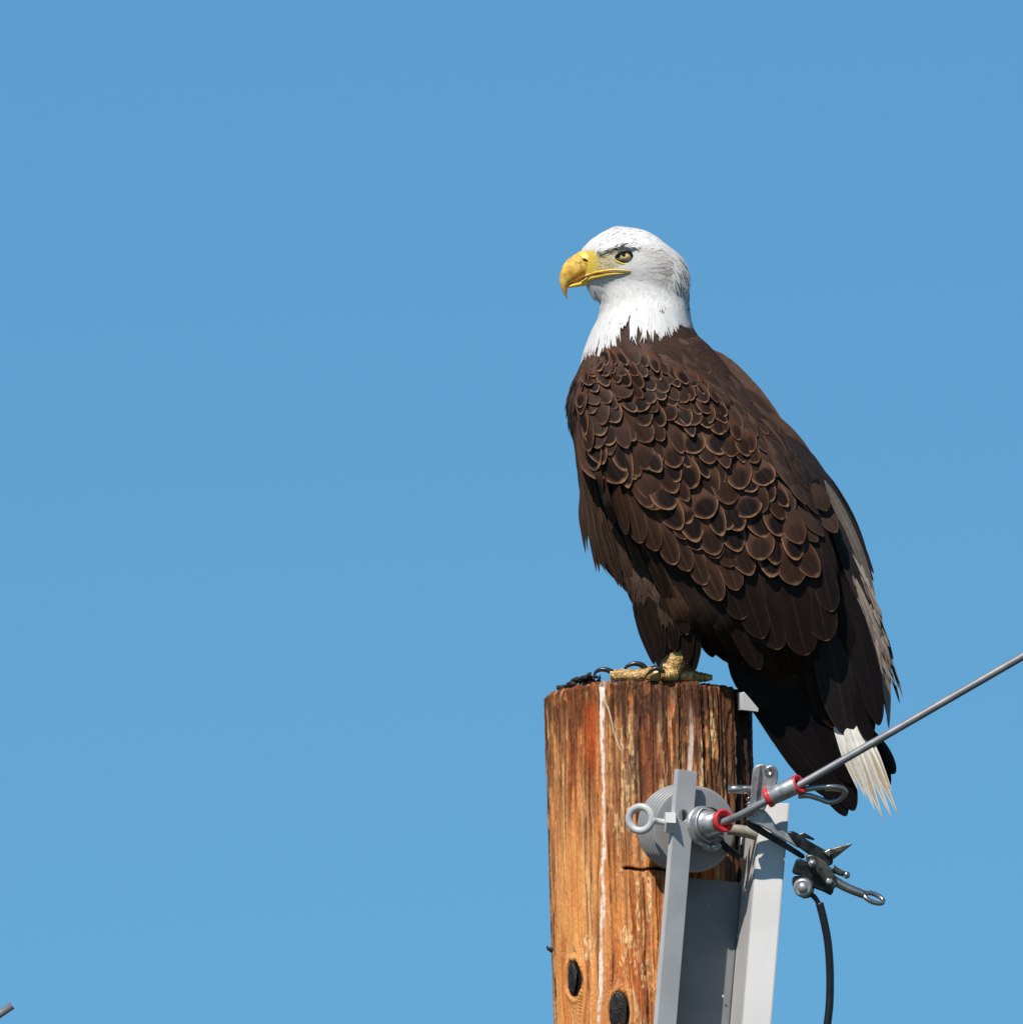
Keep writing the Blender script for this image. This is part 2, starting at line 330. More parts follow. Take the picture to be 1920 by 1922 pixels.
# ------------------------------------------------------------------ the wooden pole
R0 = 192.0
def build_pole():
    root = thing('utility_pole', 'weathered orange brown wooden utility pole the eagle stands on', 'utility pole', (0, 0, 0))
    th = np.concatenate([np.linspace(-105, 105, 560), np.linspace(105, 255, 60)[1:-1]])*np.pi/180     # 0 faces the camera
    tv = np.concatenate([np.linspace(0, 700, 640), np.geomspace(705, ZT/S, 30)])                       # pixels below the top
    T, A = np.meshgrid(tv, th, indexing='ij')
    x = 1216 + R0*np.sin(A) + .026*T; y = 1308 - TAN*R0*np.cos(A) + T*math.cos(EL)                     # where it is in the photo
    arc = R0*A
    front = (np.abs(A) < 1.8)
    # grain is pushed aside by the knots
    warp = np.zeros_like(arc)
    knots = [(1074, 1838, 13, 30), (1160, 1899, 18, 36)]
    for kx, ky, kw, kh in knots:
        dx = x-kx; dy = (y-ky); warp += -np.sign(dx)*26*np.exp(-(np.abs(dx)/26)-(dy/55)**2)*np.minimum(1, np.abs(dx)/6)
    g = arc + warp + 5*(vnoise(arc/60, T/240, 3)-.5)
    streak = vnoise(g/2.6, T/300, 11)*.45 + vnoise(g/1.3, T/120, 12)*.35 + vnoise(g/7, T/420, 13)*.45
    broad = vnoise(g/30+5, T/300, 14); blot = vnoise(g/7, T/38, 15)*.5 + vnoise(g/3, T/11, 16)*.5; fine = vnoise(g/1.2, T/5, 35)
    def c(r, gg, b): return np.array([((v/255+.055)/1.055)**2.4 for v in (r, gg, b)])
    tan, orange, brown, dark, pale, rust = c(202, 150, 100), c(186, 118, 66), c(132, 84, 52), c(62, 42, 31), c(216, 188, 146), c(140, 70, 38)
    mix = lambda a, b, f: a*(1-f[..., None]) + b*f[..., None]
    col = np.zeros(x.shape+(3,)) + tan
    col = mix(col, orange, sstep(.35, .75, broad)*.8)
    smooth_ = (1-sstep(1122, 1150, x))*sstep(1480, 1620, y)
    col = mix(col, brown, sstep(.60, .86, streak)*(.75-.4*smooth_))
    col = mix(col, pale, sstep(.56, .40, streak)*sstep(.40, .70, vnoise(g/14, T/160, 17))*.75)
    mid = sstep(1122, 1170, x); top = sstep(1640, 1500, y); left = 1-mid
    col = mix(col, rust, sstep(.55, .78, vnoise(g/10, T/150, 18))*(.25+.45*mid))
    col = mix(col, brown, mid*sstep(.40, .60, vnoise(g/5, T/120, 19))*(.35+.45*top))
    col = mix(col, c(120, 100, 82), mid*top*sstep(.55, .7, vnoise(g/6, T/90, 25))*.6)
    flake = mid*sstep(.52, .66, vnoise(g/5.5, T/85, 20))*sstep(.42, .56, blot)
    col = mix(col, pale*.92, flake*.85)
    col = mix(col, dark*1.4, mid*top*sstep(.60, .70, vnoise(g/3.5, T/26, 26))*sstep(.45, .6, vnoise(g/9, T/120, 27))*.7)
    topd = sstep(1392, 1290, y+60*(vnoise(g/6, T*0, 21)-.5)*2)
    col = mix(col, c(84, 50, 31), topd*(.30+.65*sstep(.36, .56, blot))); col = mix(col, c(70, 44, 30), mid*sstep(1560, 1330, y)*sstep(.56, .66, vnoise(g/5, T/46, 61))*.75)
    leftup = sstep(1130, 1090, x)*sstep(1640, 1320, y)
    col = mix(col, c(116, 72, 42), leftup*sstep(.40, .60, vnoise(g/4, T/60, 22))*.8)
    col = mix(col, dark*1.3, leftup*sstep(.62, .72, vnoise(g/3, T/24, 28))*.6)
    col = mix(col, c(172, 76, 30), np.exp(-((x-1106)/14)**2)*sstep(1300, 1340, y)*sstep(1490, 1400, y)*.7)
    col = mix(col, c(112, 54, 34), np.exp(-((x-1216)/13)**2)*sstep(1330, 1380, y)*sstep(1560, 1480, y)*.6)
    col = mix(col, c(112, 54, 34), np.exp(-((x-1240)/8)**2)*sstep(1370, 1400, y)*sstep(1480, 1450, y)*.7)
    low = sstep(1560, 1740, y)
    col = mix(col, c(208, 146, 84), low*sstep(.4, .7, vnoise(g/18, T/120, 23))*.5)
    col = mix(col, c(176, 100, 52), low*mid*sstep(.45, .6, vnoise(g/13, T/140, 29))*.7)
    for sx, sy, sw, sh in ((1168, 1755, 9, 22), (1180, 1765, 8, 16), (1196, 1700, 5, 60), (1216, 1690, 5, 70), (1192, 1790, 6, 40), (1165, 1810, 7, 22), (1080, 1790, 30, 14), (1102, 1765, 16, 14), (1205, 1830, 6, 26)):
        q = ((x-sx)/sw)**2+((y-sy)/sh)**2; col = mix(col, pale, sstep(1.2, .4, q)*sstep(.38, .58, vnoise(g/2.2, T/9, 36)*.7+.3*fine)*.85)
    # dark edge of bark at the far left, grey weathered wood then a painted band of shade at the far right
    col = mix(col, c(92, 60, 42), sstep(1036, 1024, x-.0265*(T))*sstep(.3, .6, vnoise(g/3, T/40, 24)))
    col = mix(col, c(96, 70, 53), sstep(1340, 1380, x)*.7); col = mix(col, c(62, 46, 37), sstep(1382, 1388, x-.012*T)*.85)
    col = mix(col, c(96, 60, 38), mid*sstep(.56, .70, vnoise(g/15+3, T/95, 65))*sstep(.35, .6, blot)*(.3+.5*top))
    col = mix(col, c(212, 160, 104), smooth_*sstep(.4, .7, vnoise(g/15, T/190, 66))*.7)
    kf = (.56-.3*smooth_)[..., None]; col = col*(1-kf/2+kf*fine[..., None])*(.90+.2*vnoise(g/.8, T/30, 37)[..., None])
    disp = 3.2*(vnoise(g/7, T/260, 30)-.5) + 2.0*(vnoise(g/2.4, T/110, 31)-.5) + 7*(vnoise(g/46, T/400, 32)-.5) + 1.6*(blot-.5) + .9*(fine-.5) + 1.5*flake + 4.0*sstep(.44, .54, vnoise(g/12, T/620, 62)) + 2.2*sstep(.46, .54, vnoise(g/5.5, T/300, 63)) - 7.0
    # drying cracks: (x at the top, y from, y to, width, depth, drift)
    cracks = [(1093, 1330, 1960, 1.6, 5, 6), (1102, 1380, 1800, 1.3, 4, 4), (1064, 1310, 1560, 1.4, 4, 2), (1140, 1500, 1960, 2.0, 7, 8),
              (1170, 1345, 1640, 1.5, 5, 2), (1200, 1290, 1570, 2.4, 9, 1), (1226, 1420, 1580, 1.6, 5, 1), (1250, 1300, 1500, 1.8, 6, 1),
              (1205, 1635, 1960, 2.2, 9, 10), (1180, 1640, 1940, 1.3, 4, 26), (1276, 1285, 1470, 1.5, 5, 0), (1158, 1420, 1620, 1.2, 4, 0),
              (1322, 1300, 1480, 1.5, 5, 0), (1350, 1290, 1500, 2.2, 7, 1), (1371, 1290, 1680, 2.5, 9, 3), (1385, 1280, 1960, 6, 20, 8),
              (1393, 1300, 1700, 3, 10, 4), (1044, 1300, 1700, 1.4, 4, 10), (1082, 1290, 1500, 1.2, 3, 2), (1120, 1420, 1960, 1.3, 4, 2), (1232, 1650, 1960, 1.4, 4, 3)]
    for cx, y0, y1, wdt, dep, dr in cracks:
        cc = cx + dr*(y-y0)/(y1-y0) + 2.2*(vnoise(T/60, T*0+cx, 40)-.5)*2 + warp*.0
        f = np.exp(-((x-cc)/(wdt*.72))**2)*sstep(y0, y0+30, y)*sstep(y1, y1-40, y)*front
        f *= .35+.65*sstep(.2, .5, vnoise(T/34, T*0+cx*.7, 41)); disp -= dep*.7*f; col = mix(col, dark*.6, np.clip(f, 0, 1)*.8)
    # the horizontal gain cut beside the insulator
    f = np.exp(-((y-1630-1.5*np.sin(x/9))/2.6)**2)*sstep(1162, 1170, x)*sstep(1262, 1235, x)*front
    disp -= 9*f; col = mix(col, dark*.3, np.clip(f*1.3, 0, 1))
    disp -= 6*sstep(1160, 1168, x)*sstep(1262, 1258, x)*sstep(1500, 1630, y)*sstep(1632, 1628, y)*front
    # white droppings run down the wood
    wx = 1129 + 2*np.sin(y/57) + (y > 1560)*0 + np.where(y > 1740, -(y-1740)*.05, (y-1290)*.002) + 3*(vnoise(T/40, T*0, 50)-.5)
    ww = 2.2 + 2.6*(vnoise(T/70, T*0+9, 51)) + 1.0*(vnoise(T/5, (x > wx)*9.0, 57)-.5) + 1.4*(vnoise(T/14, (x > wx)*5.0, 58)-.5) - 2.0*sstep(1780, 1900, y) + 3*sstep(1320, 1290, y)
    f = sstep(ww+1.2, ww-1.2, np.abs(x-wx))*(.35+.65*sstep(.15, .50, vnoise(g/2.2, T/9, 52)))*(.45+.55*sstep(.2, .5, vnoise(T/45, T*0+3, 55)))*front
    col = mix(col, np.array([.74, .70, .67]), f*.95); disp += 1.2*f
    f = sstep(6, 2, np.abs(x-1297-2*np.sin(y/30)))*sstep(1300, 1400, y)*sstep(.25, .6, vnoise(g/3, T/25, 53)+.15)*sstep(1500, 1450, y)*front
    col = mix(col, np.array([.66, .60, .56]), f*.7)
    f = sstep(1.7, .5, np.abs(x-(1133+(y-1312)*.30+2*np.sin(y/14))))*sstep(1308, 1316, y)*sstep(1412, 1404, y)*front
    col = mix(col, np.array([.68, .60, .5]), f*.8)
    # the pocket round each knot
    for kx, ky, kw, kh in knots:
        q = np.sqrt(((x-kx)/kw)**2 + ((y-ky)/kh)**2)
        f = sstep(1.25, .95, q)*front; disp -= 4*f; col = mix(col, dark*.35, f)
        f = np.exp(-((q-1.35)/.18)**2)*front; disp += 2.5*f; col = mix(col, c(205, 150, 92), f*.5)
    disp -= 5*sstep(9, 0, T)                                    # worn rim
    disp *= sstep(ZT/S, 800, T)*.3+.7
    rr = (R0 + disp)*S*(1+T*S*.004)
    X = rr*np.sin(A) + .026*T*S; Y = -rr*np.cos(A); Z = ZT + 3*S - T*S - S*(4*sstep(.45, .9, vnoise(A*14, A*0, 60))+3*vnoise(A*40, A*0, 64))*sstep(16, 0, T)
    V = np.stack([X, Y, Z], -1).reshape(-1, 3)
    nr, nc = T.shape; F = ring_quads(nr, nc)
    # the sawn top
    cap = [V[:nc]*np.array([s, s, 1]) + np.array([0, 0, (1-s)*.002]) for s in (.66, .33, .002)]
    V2 = np.vstack([V] + cap); base = len(V); idx = [np.arange(nc)] + [base+i*nc+np.arange(nc) for i in range(3)]
    for a, b in zip(idx[:-1], idx[1:]):
        F = np.vstack([F, np.stack([np.roll(a, -1), a, b, np.roll(b, -1)], -1)])
    cc = np.vstack([col.reshape(-1, 3), np.tile(c(120, 84, 58), (3*nc, 1))])
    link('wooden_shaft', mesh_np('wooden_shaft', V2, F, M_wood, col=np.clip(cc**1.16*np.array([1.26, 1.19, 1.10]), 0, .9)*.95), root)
    for kx, ky, kw, kh in knots:
        t = (ky-1308)/math.cos(EL); sa = (kx-1216-.026*t)/R0; a = math.asin(sa); w = (R0-4)*math.cos(a) + TAN*(ky-1308)
        ax = np.array([[math.cos(a), 0, -math.sin(a)], [0, 1, 0], [math.sin(a), 0, math.cos(a)]])
        Vk, Fk = ball((kx, ky, w), (kw*1.02, kh*1.02, 2.6), 28, 16, ax)
        Vk += (np.stack([vnoise(Vk[:, 0]/4, Vk[:, 1]/7, 70+i) for i in range(3)], -1)-.5)*3.5
        part('knot', Vk, Fk, M_knot, root)
    # a torn splinter on the left edge
    part('splinter', *tube([(1044, 1790, 70), (1036, 1784, 78), (1029, 1781, 80), (1026, 1776, 80)], [7, 5, 3.5, .8], seg=7), M_debris, root)
    return root
pole = build_pole()

# ------------------------------------------------------------------ the eagle
W0 = 70.0
eagle = thing('bald_eagle', 'bald eagle with white head and dark brown plumage perched on the wooden pole', 'eagle', P(1250, 1277, 160))
EO = np.array(eagle.location)
def build_body():
    torso = [((1128, 585), (1286, 585), 80, W0), ((1114, 625), (1298, 618), 104, W0), ((1097, 672), (1334, 656), 122, W0), ((1075, 720), (1378, 706), 134, W0),
             ((1066, 765), (1412, 746), 140, W0), ((1077, 830), (1462, 802), 146, W0), ((1086, 900), (1504, 866), 148, W0), ((1094, 960), (1532, 930), 146, W0),
             ((1114, 1025), (1552, 992), 138, W0), ((1160, 1090), (1568, 1045), 126, W0), ((1225, 1150), (1580, 1105), 108, W0), ((1310, 1205), (1584, 1170), 88, W0),
             ((1390, 1262), (1584, 1235), 66, W0), ((1440, 1310), (1576, 1290), 44, W0)]
    neck = [((1106, 520), (1288, 515), 60, W0), ((1116, 545), (1292, 545), 66, W0), ((1126, 568), (1291, 570), 76, W0), ((1122, 600), (1292, 600), 94, W0), ((1112, 634), (1306, 628), 110, W0)]
    head = [((1086, 476), (1094, 526), 10, W0), ((1096, 462), (1101, 536), 19, W0), ((1109, 450), (1108, 547), 30, W0), ((1128, 438), (1122, 556), 47, W0), ((1150, 428), (1140, 566), 56, W0),
            ((1180, 427), (1172, 576), 62, W0), ((1214, 435), (1208, 580), 64, W0), ((1246, 455), (1242, 582), 59, W0), ((1270, 474), (1270, 578), 47, W0), ((1286, 500), (1288, 560), 27, W0)]
    leg = lambda dw, dx: [((1140+dx, 1040), (1380+dx, 1060), 48, W0+dw*.7), ((1165+dx, 1085), (1350+dx, 1100), 50, W0+dw*.85), ((1194+dx, 1140), (1322+dx, 1150), 46, W0+dw), ((1210+dx, 1190), (1304+dx, 1195), 36, W0+dw),
                          ((1224+dx, 1220), (1294+dx, 1225), 27, W0+dw), ((1240+dx, 1244), (1284+dx, 1248), 16, W0+dw)]
    ridge = stations([((1118, 471), (1126, 482), 6, W0+44), ((1135, 463), (1142, 476), 10, W0+47), ((1158, 457), (1163, 472), 11, W0+52), ((1176, 456), (1178, 470), 8, W0+53), ((1190, 458), (1190, 467), 2.5, W0+53)], 12)
    rg2 = (ridge[0]*np.array([1, 1, -1]) + np.array([0, 0, 2*W0]), ridge[1])
    V, F = join(stations(torso, 40), stations(neck, 36), stations(head, 36), stations(leg(75, 0), 28), stations(leg(-75, 14), 28), ridge, rg2)
    me = mesh_np('tmp', V, F); ob = bpy.data.objects.new('tmp', me); C.objects.link(ob)
    bm = bmesh.new(); bm.from_mesh(me); bmesh.ops.recalc_face_normals(bm, faces=bm.faces); bm.to_mesh(me); bm.free()
    r = ob.modifiers.new('r', 'REMESH'); r.mode = 'VOXEL'; r.voxel_size = 4.0
    s = ob.modifiers.new('s', 'SMOOTH'); s.iterations = 7; s.factor = .5
    dg = bpy.context.evaluated_depsgraph_get(); em = bpy.data.meshes.new_from_object(ob.evaluated_get(dg))
    bpy.data.objects.remove(ob)
    n = len(em.vertices); co = np.zeros(n*3); em.vertices.foreach_get('co', co); co = co.reshape(-1, 3)
    em.calc_loop_triangles(); tri = np.zeros(len(em.loop_triangles)*3, np.int32); em.loop_triangles.foreach_get('vertices', tri); tri = tri.reshape(-1, 3)
    return co, tri
bco, btri = build_body()
bvh = BVHTree.FromPolygons([Vector(v) for v in bco], [tuple(int(i) for i in t) for t in btri])
NECK = np.array([(1050, 664), (1090, 644), (1106, 638), (1150, 611), (1180, 594), (1240, 592), (1298, 594), (1330, 620), (1500, 700)], float)
def neck_y(x): return np.interp(x, NECK[:, 0], NECK[:, 1])
def body_hit(x, y):
    h = bvh.ray_cast(Vector((x, y, 900)), Vector((0, 0, -1)))
    if h[0] is not None:
        n = h[1]; n = n if n.z > 0 else -n
        return h[0].z, n
    h = bvh.find_nearest(Vector((x, y, W0+40))); n = h[1]
    if n.dot(Vector((x, y, W0+40))-h[0]) < 0: n = -n
    return h[0].z, n
def wing_w(x, y):
    rx, ry = x-1130, y-700; t = .578*rx+.816*ry; n = .816*rx-.578*ry
    w = np.interp(t, [-80, -30, 0, 60, 120, 300, 500, 650, 820], [95, 150, 178, 200, 212, 220, 205, 178, 138])
    w -= .0019*max(0, n-20)**2 + .0014*min(0, n+40)**2
    return w
WING = [(1078, 715), (1100, 676), (1150, 652), (1230, 662), (1330, 735), (1430, 825), (1510, 925), (1560, 1030), (1592, 1150), (1586, 1225), (1500, 1260), (1440, 1262), (1370, 1238), (1305, 1225), (1262, 1150), (1215, 1070), (1165, 1000), (1120, 920), (1090, 820)]
def in_poly(x, y, poly):
    c = False; n = len(poly)
    for i in range(n):
        x0, y0 = poly[i]; x1, y1 = poly[i-1]
        if (y0 > y) != (y1 > y) and x < (x1-x0)*(y-y0)/(y1-y0)+x0: c = not c
    return c
def surf(x, y):
    b, n = body_hit(x, y)
    if in_poly(x, y, WING):
        ww = wing_w(x, y); return max(ww, b+3)
    return b
def surf_n(x, y, e=14):
    dx = (surf(x+e, y)-surf(x-e, y))/(2*e); dy = (surf(x, y+e)-surf(x, y-e))/(2*e)
    dx = max(-1.6, min(1.6, dx)); dy = max(-1.6, min(1.6, dy))
    n = np.array([-dx, -dy, 1.0]); return n/np.linalg.norm(n)
# one continuous skin
is_head = bco[:, 1] < neck_y(bco[:, 0])+4
bcol = np.where(is_head[:, None], np.array([.74, .72, .69]), np.array([.03, .019, .015]))
lore = (bco[:, 0] > 1085) & (bco[:, 0] < 1164) & (bco[:, 1] > 470) & (bco[:, 1] < 518)
lf = sstep(1172, 1130, bco[:, 0])*sstep(464, 474, bco[:, 1])*sstep(524, 512, bco[:, 1])*np.clip(np.abs(bco[:, 2]-W0)/20, 0, 1)
bcol = bcol*(1-lf[:, None]) + (np.array([.86, .62, .10])*sstep(1140, 1112, bco[:, 0])[:, None]+np.array([.66, .56, .30])*sstep(1112, 1140, bco[:, 0])[:, None])*lf[:, None]
link('body', mesh_np('body', PN(bco)-EO, btri, M_head, col=bcol), eagle)

# ---- shared feather shapes for the scale-like coverts
def feather_shape(name, mat, nu=7, nv=9, bow=.07, camber=.16, tip=2.2, vmax=.55, root_w=.5, wob=0.0, seed=0):
    r = np.random.default_rng(seed); vs = 1-(1-np.linspace(0, 1, nv))**1.6; us = np.linspace(-1, 1, nu); V = []; UVs = []
    ph = r.random(4)*6.28
    for v in vs:
        if v < vmax: w = root_w + (1-root_w)*math.sin(v/vmax*math.pi/2)
        else: w = max(.02, 1-((v-vmax)/(1-vmax))**tip)**(.55)
        for u in us:
            ww = w*(1+wob*math.sin(v*9+ph[0]+u))
            V.append((u*.5*ww, v + wob*.3*math.sin(u*5+ph[1])*v, -camber*(u*w)**2*.5 + bow*4*v*(1-v)*.5))
            UVs.append((u*.5+.5, v))
    return mesh_np(name, V, grid_quads(nv, nu), mat, uv=UVs)
cov_shapes = [feather_shape('covert_feather', M_cov, root_w=.22, tip=t, vmax=vm, wob=.03, seed=i) for i, (t, vm) in enumerate([(2.0, .5), (2.4, .55), (1.7, .5), (2.2, .6), (1.5, .55)])]
scap_shapes = [feather_shape('back_feather', M_scap, root_w=.22, tip=t, vmax=vm, wob=.05, seed=20+i, camber=.2) for i, (t, vm) in enumerate([(1.7, .5), (1.4, .45), (2.0, .55)])]
Rinv = None
def place(name, me, root, tip, width, n, parent, roll=0.0):
    a = P(*root); b = P(*tip); Y = b-a; L = Y.length; Y.normalize()
    Z = Vector(PN([np.array(root)+np.array(n)*10])[0]) - a; Z = (Z - Y*Z.dot(Y)).normalized(); X = Y.cross(Z)
    if roll: Z = Z*math.cos(roll)+X*math.sin(roll); X = Y.cross(Z)
    w = width*S
    M = Matrix(((X.x*w, Y.x*L, Z.x*w, a.x), (X.y*w, Y.y*L, Z.y*w, a.y), (X.z*w, Y.z*L, Z.z*w, a.z), (0, 0, 0, 1)))
    o = link(name, me, parent); o.matrix_local = Matrix.Translation(-Vector(EO)) @ M
    return o
def patch(curves, fs):
    cs = [catmull(c, 60) for c in curves]
    rs = []
    for c in cs:                                                      # even spacing along each curve
        d = np.concatenate([[0], np.cumsum(np.linalg.norm(np.diff(c, axis=0), axis=1))]); d /= d[-1]; rs.append((d, c))
    def ev(u, f):
        pts = np.array([[np.interp(u, d, c[:, k]) for k in (0, 1)] for d, c in rs])
        return np.array([np.interp(f, fs, pts[:, 0]), np.interp(f, fs, pts[:, 1])]) if 0 <= f <= 1 else (pts[0]+(pts[1]-pts[0])*(f-fs[0])/(fs[1]-fs[0]) if f < 0 else pts[-1]+(pts[-1]-pts[-2])*(f-1)/(fs[-1]-fs[-2]))
    return ev
wing = None
# dark base under the wing feathers
def wing_base():
    step = 9; xs = np.arange(1060, 1620, step); ys = np.arange(640, 1280, step); idx = {}; V = []; F = []
    cx, cy = 1330, 960; small = [(cx+(x-cx)*.84, cy-10+(y-cy)*.84) for x, y in WING]
    for i, x in enumerate(xs):
        for j, y in enumerate(ys):
            if in_poly(x, y, small): idx[i, j] = len(V); V.append((x, y, surf(x, y)-5))
    n = len(V); V2 = V + [(x, y, w-14) for x, y, w in V]
    for (i, j) in idx:
        q = [(i, j), (i+1, j), (i+1, j+1), (i, j+1)]
        if all(k in idx for k in q):
            a = [idx[k] for k in q]; F.append(a); F.append([k+n for k in a[::-1]])
            for e0, e1, nb in ((0, 1, (i, j-1)), (1, 2, (i+1, j)), (2, 3, (i, j+1)), (3, 0, (i-1, j))):
                nq = [nb, (nb[0]+1, nb[1]), (nb[0]+1, nb[1]+1), (nb[0], nb[1]+1)]
                if not all(k in idx for k in nq): F.append([a[e1], a[e0], a[e0]+n, a[e1]+n])
    return part('folded_wing', np.array(V2), np.array(F), M_body, eagle)
wing = wing_base()

def long_feather(name, pts, width, mat, parent=None, nrm=None, tip=2.0, vmax=.7, root_w=.12, camber=.12, nu=9, nv=18, skew=0.0, flatten=.55):
    vv = 1-(1-np.linspace(0, 1, nv))**1.7; pf = catmull(np.array(pts, float), 80); p = np.stack([np.interp(vv, np.linspace(0, 1, 80), pf[:, k]) for k in range(3)], 1); t = np.gradient(p, axis=0); t /= np.linalg.norm(t, axis=1)[:, None]
    n = np.array(nrm if nrm is not None else (0, 0, 1.0)); V = []; UVs = []
    seedp = random.random()*6.28
    for i, v in enumerate(vv):
        s = np.cross(t[i], n); s /= np.linalg.norm(s); nn = np.cross(s, t[i])
        if v < .3: w = root_w+(1-root_w)*math.sin(v/.3*math.pi/2)**.7
        elif v < vmax: w = 1
        else: w = max(.01, 1-((v-vmax)/(1-vmax))**tip)**flatten
        w *= 1+.03*math.sin(v*11+seedp)
        for u in np.linspace(-1, 1, nu):
            V.append(p[i] + s*(u*.5*w*width + skew*width*.3*v*v) - nn*camber*width*(u*w)**2*.5); UVs.append((u*.5+.5, v))
    return part(name, np.array(V), grid_quads(nv, nu), mat, parent or eagle, uv=UVs)
def wfeather(name, end, length, width, d, mat, h0=3, h1=12, **k):     # a long feather lying on the wing
    d = np.array(d, float); d /= np.linalg.norm(d); end = np.array(end, float); pts = []
    bend = k.pop('bend', 0.0); s = np.array([-d[1], d[0]])
    for f in (0, .35, .7, 1):
        q = end - d*length*(1-f) + s*bend*length*math.sin(f*math.pi)
        pts.append((q[0], q[1], surf(q[0], q[1]) + h0+(h1-h0)*f))
    m = pts[2]; return long_feather(name, pts, width, mat, nrm=surf_n(m[0], m[1], 20), **k)

# flight feathers, lowest layer first
# secondaries along the lower edge
for (tx, ty), L, wd, d, mt in [((1256, 1120), 130, 24, (.50, 1), M_dark), ((1272, 1156), 150, 26, (.5, 1), M_med), ((1290, 1192), 180, 30, (.5, 1), M_dark), ((1310, 1228), 205, 34, (.52, 1), M_med), ((1338, 1234), 215, 38, (.52, 1), M_dark), ((1366, 1238), 220, 40, (.54, 1), M_dark),
                               ((1394, 1247), 225, 40, (.56, 1), M_dark), ((1426, 1257), 225, 42, (.58, 1), M_dark), ((1458, 1264), 225, 44, (.56, 1), M_prim), ((1492, 1270), 220, 48, (.5, 1), M_dark), ((1528, 1272), 210, 50, (.42, 1), M_dark)]:
    wfeather('secondary_feather', (tx, ty), L, wd, d, mt, 0, 5, vmax=.72, tip=1.8, bend=-.035)
# dark greater coverts
for (tx, ty), L, wd, d in [((1396, 1162), 180, 52, (.36, 1)), ((1432, 1199), 200, 52, (.30, 1)), ((1462, 1219), 205, 56, (.24, 1)), ((1514, 1230), 210, 62, (.20, 1)), ((1553, 1203), 200, 58, (.16, 1)), ((1562, 1148), 170, 46, (.16, 1))]:
    wfeather('greater_covert', (tx, ty), L, wd, d, M_dark, 2, 13+random.random()*4, vmax=.72, tip=2.3, bend=.02)
# long brown coverts along the leading lower edge
for (tx, ty), L, wd, d in [((1128, 935), 95, 26, (.18, 1)), ((1150, 984), 120, 30, (.22, 1)), ((1176, 1003), 125, 34, (.26, 1)), ((1203, 1020), 130, 36, (.28, 1)), ((1233, 1034), 130, 38, (.32, 1)), ((1267, 1060), 130, 38, (.36, 1)),
                           ((1294, 1072), 130, 38, (.38, 1)), ((1324, 1098), 130, 38, (.40, 1)), ((1353, 1127), 140, 42, (.42, 1)), ((1384, 1108), 120, 40, (.36, 1)), ((1287, 1012), 100, 40, (.3, 1)), ((1313, 1032), 100, 42, (.3, 1)), ((1348, 1048), 100, 42, (.3, 1)), ((1374, 1064), 100, 42, (.28, 1))]:
    wfeather('long_covert', (tx, ty), L, wd, d, M_med, 5, 15+random.random()*4, vmax=.70, tip=2.0, bend=random.uniform(-.02, .03))

# the rows of scale-like coverts
ev = patch([[(1089, 738), (1106, 710), (1140, 690), (1190, 686), (1240, 697), (1300, 724), (1360, 768)],
            [(1090, 786), (1130, 774), (1190, 770), (1260, 782), (1340, 815), (1440, 885)],
            [(1106, 850), (1160, 852), (1220, 870), (1300, 903), (1390, 935), (1495, 965)],
            [(1128, 890), (1185, 926), (1236, 956), (1300, 1012), (1350, 1048), (1413, 1080), (1485, 1094), (1548, 1075)]], [0, .33, .66, 1])
NR = 12
count = 0
for r in range(NR-1, -1, -1):
    f = (r/(NR-1))**1.12; f2 = f - .055-.11*f
    a = np.array([ev(u, f) for u in np.linspace(0, 1, 30)]); ln = np.linalg.norm(np.diff(a, axis=0), axis=1).sum()
    wd = 22 + 26*f; n = int(ln/(wd*.80)); wd = ln/n*1.34
    for i in range(n):
        u = (i + .5*(r % 2) + random.uniform(-.18, .18) + .1)/n
        if u > 1: continue
        ff = f + random.uniform(-.014, .014)
        t = ev(u, ff); b = ev(max(0, u-.012), f2-.045)
        d = t-b; Lf = np.linalg.norm(d); d /= Lf
        d = d + np.array([random.gauss(0, .12), 0]); d /= np.linalg.norm(d)
        if 0 < r < NR-1 and random.random() < .11: continue                # a missing feather
        a_ = .75*(float(vnoise(np.array(t[0]/70), np.array(t[1]/70), 83))-.5)*min(1, max(0, (u-.08)*6)); d = np.array([d[0]*math.cos(a_)-d[1]*math.sin(a_), d[0]*math.sin(a_)+d[1]*math.cos(a_)])
        Lw = wd*random.uniform(1.5, 2.2); t = t+d*random.gauss(0, wd*.14); b = t-d*Lw
        xl = np.interp(b[1], [640, 660, 700, 760, 850, 950], [1118, 1106, 1092, 1080, 1092, 1104]); b[0] = max(b[0], xl)
        lift = 5+random.random()*8
        count += 1
        place('covert_feather', random.choice(cov_shapes), (b[0], b[1], surf(*b)+7), (t[0], t[1], surf(*t)+11+lift), wd*random.choice((.72, .85, .95, 1.0, 1.08, 1.2, 1.3)), surf_n(*((t+b)/2)), eagle, random.gauss(0, .15))
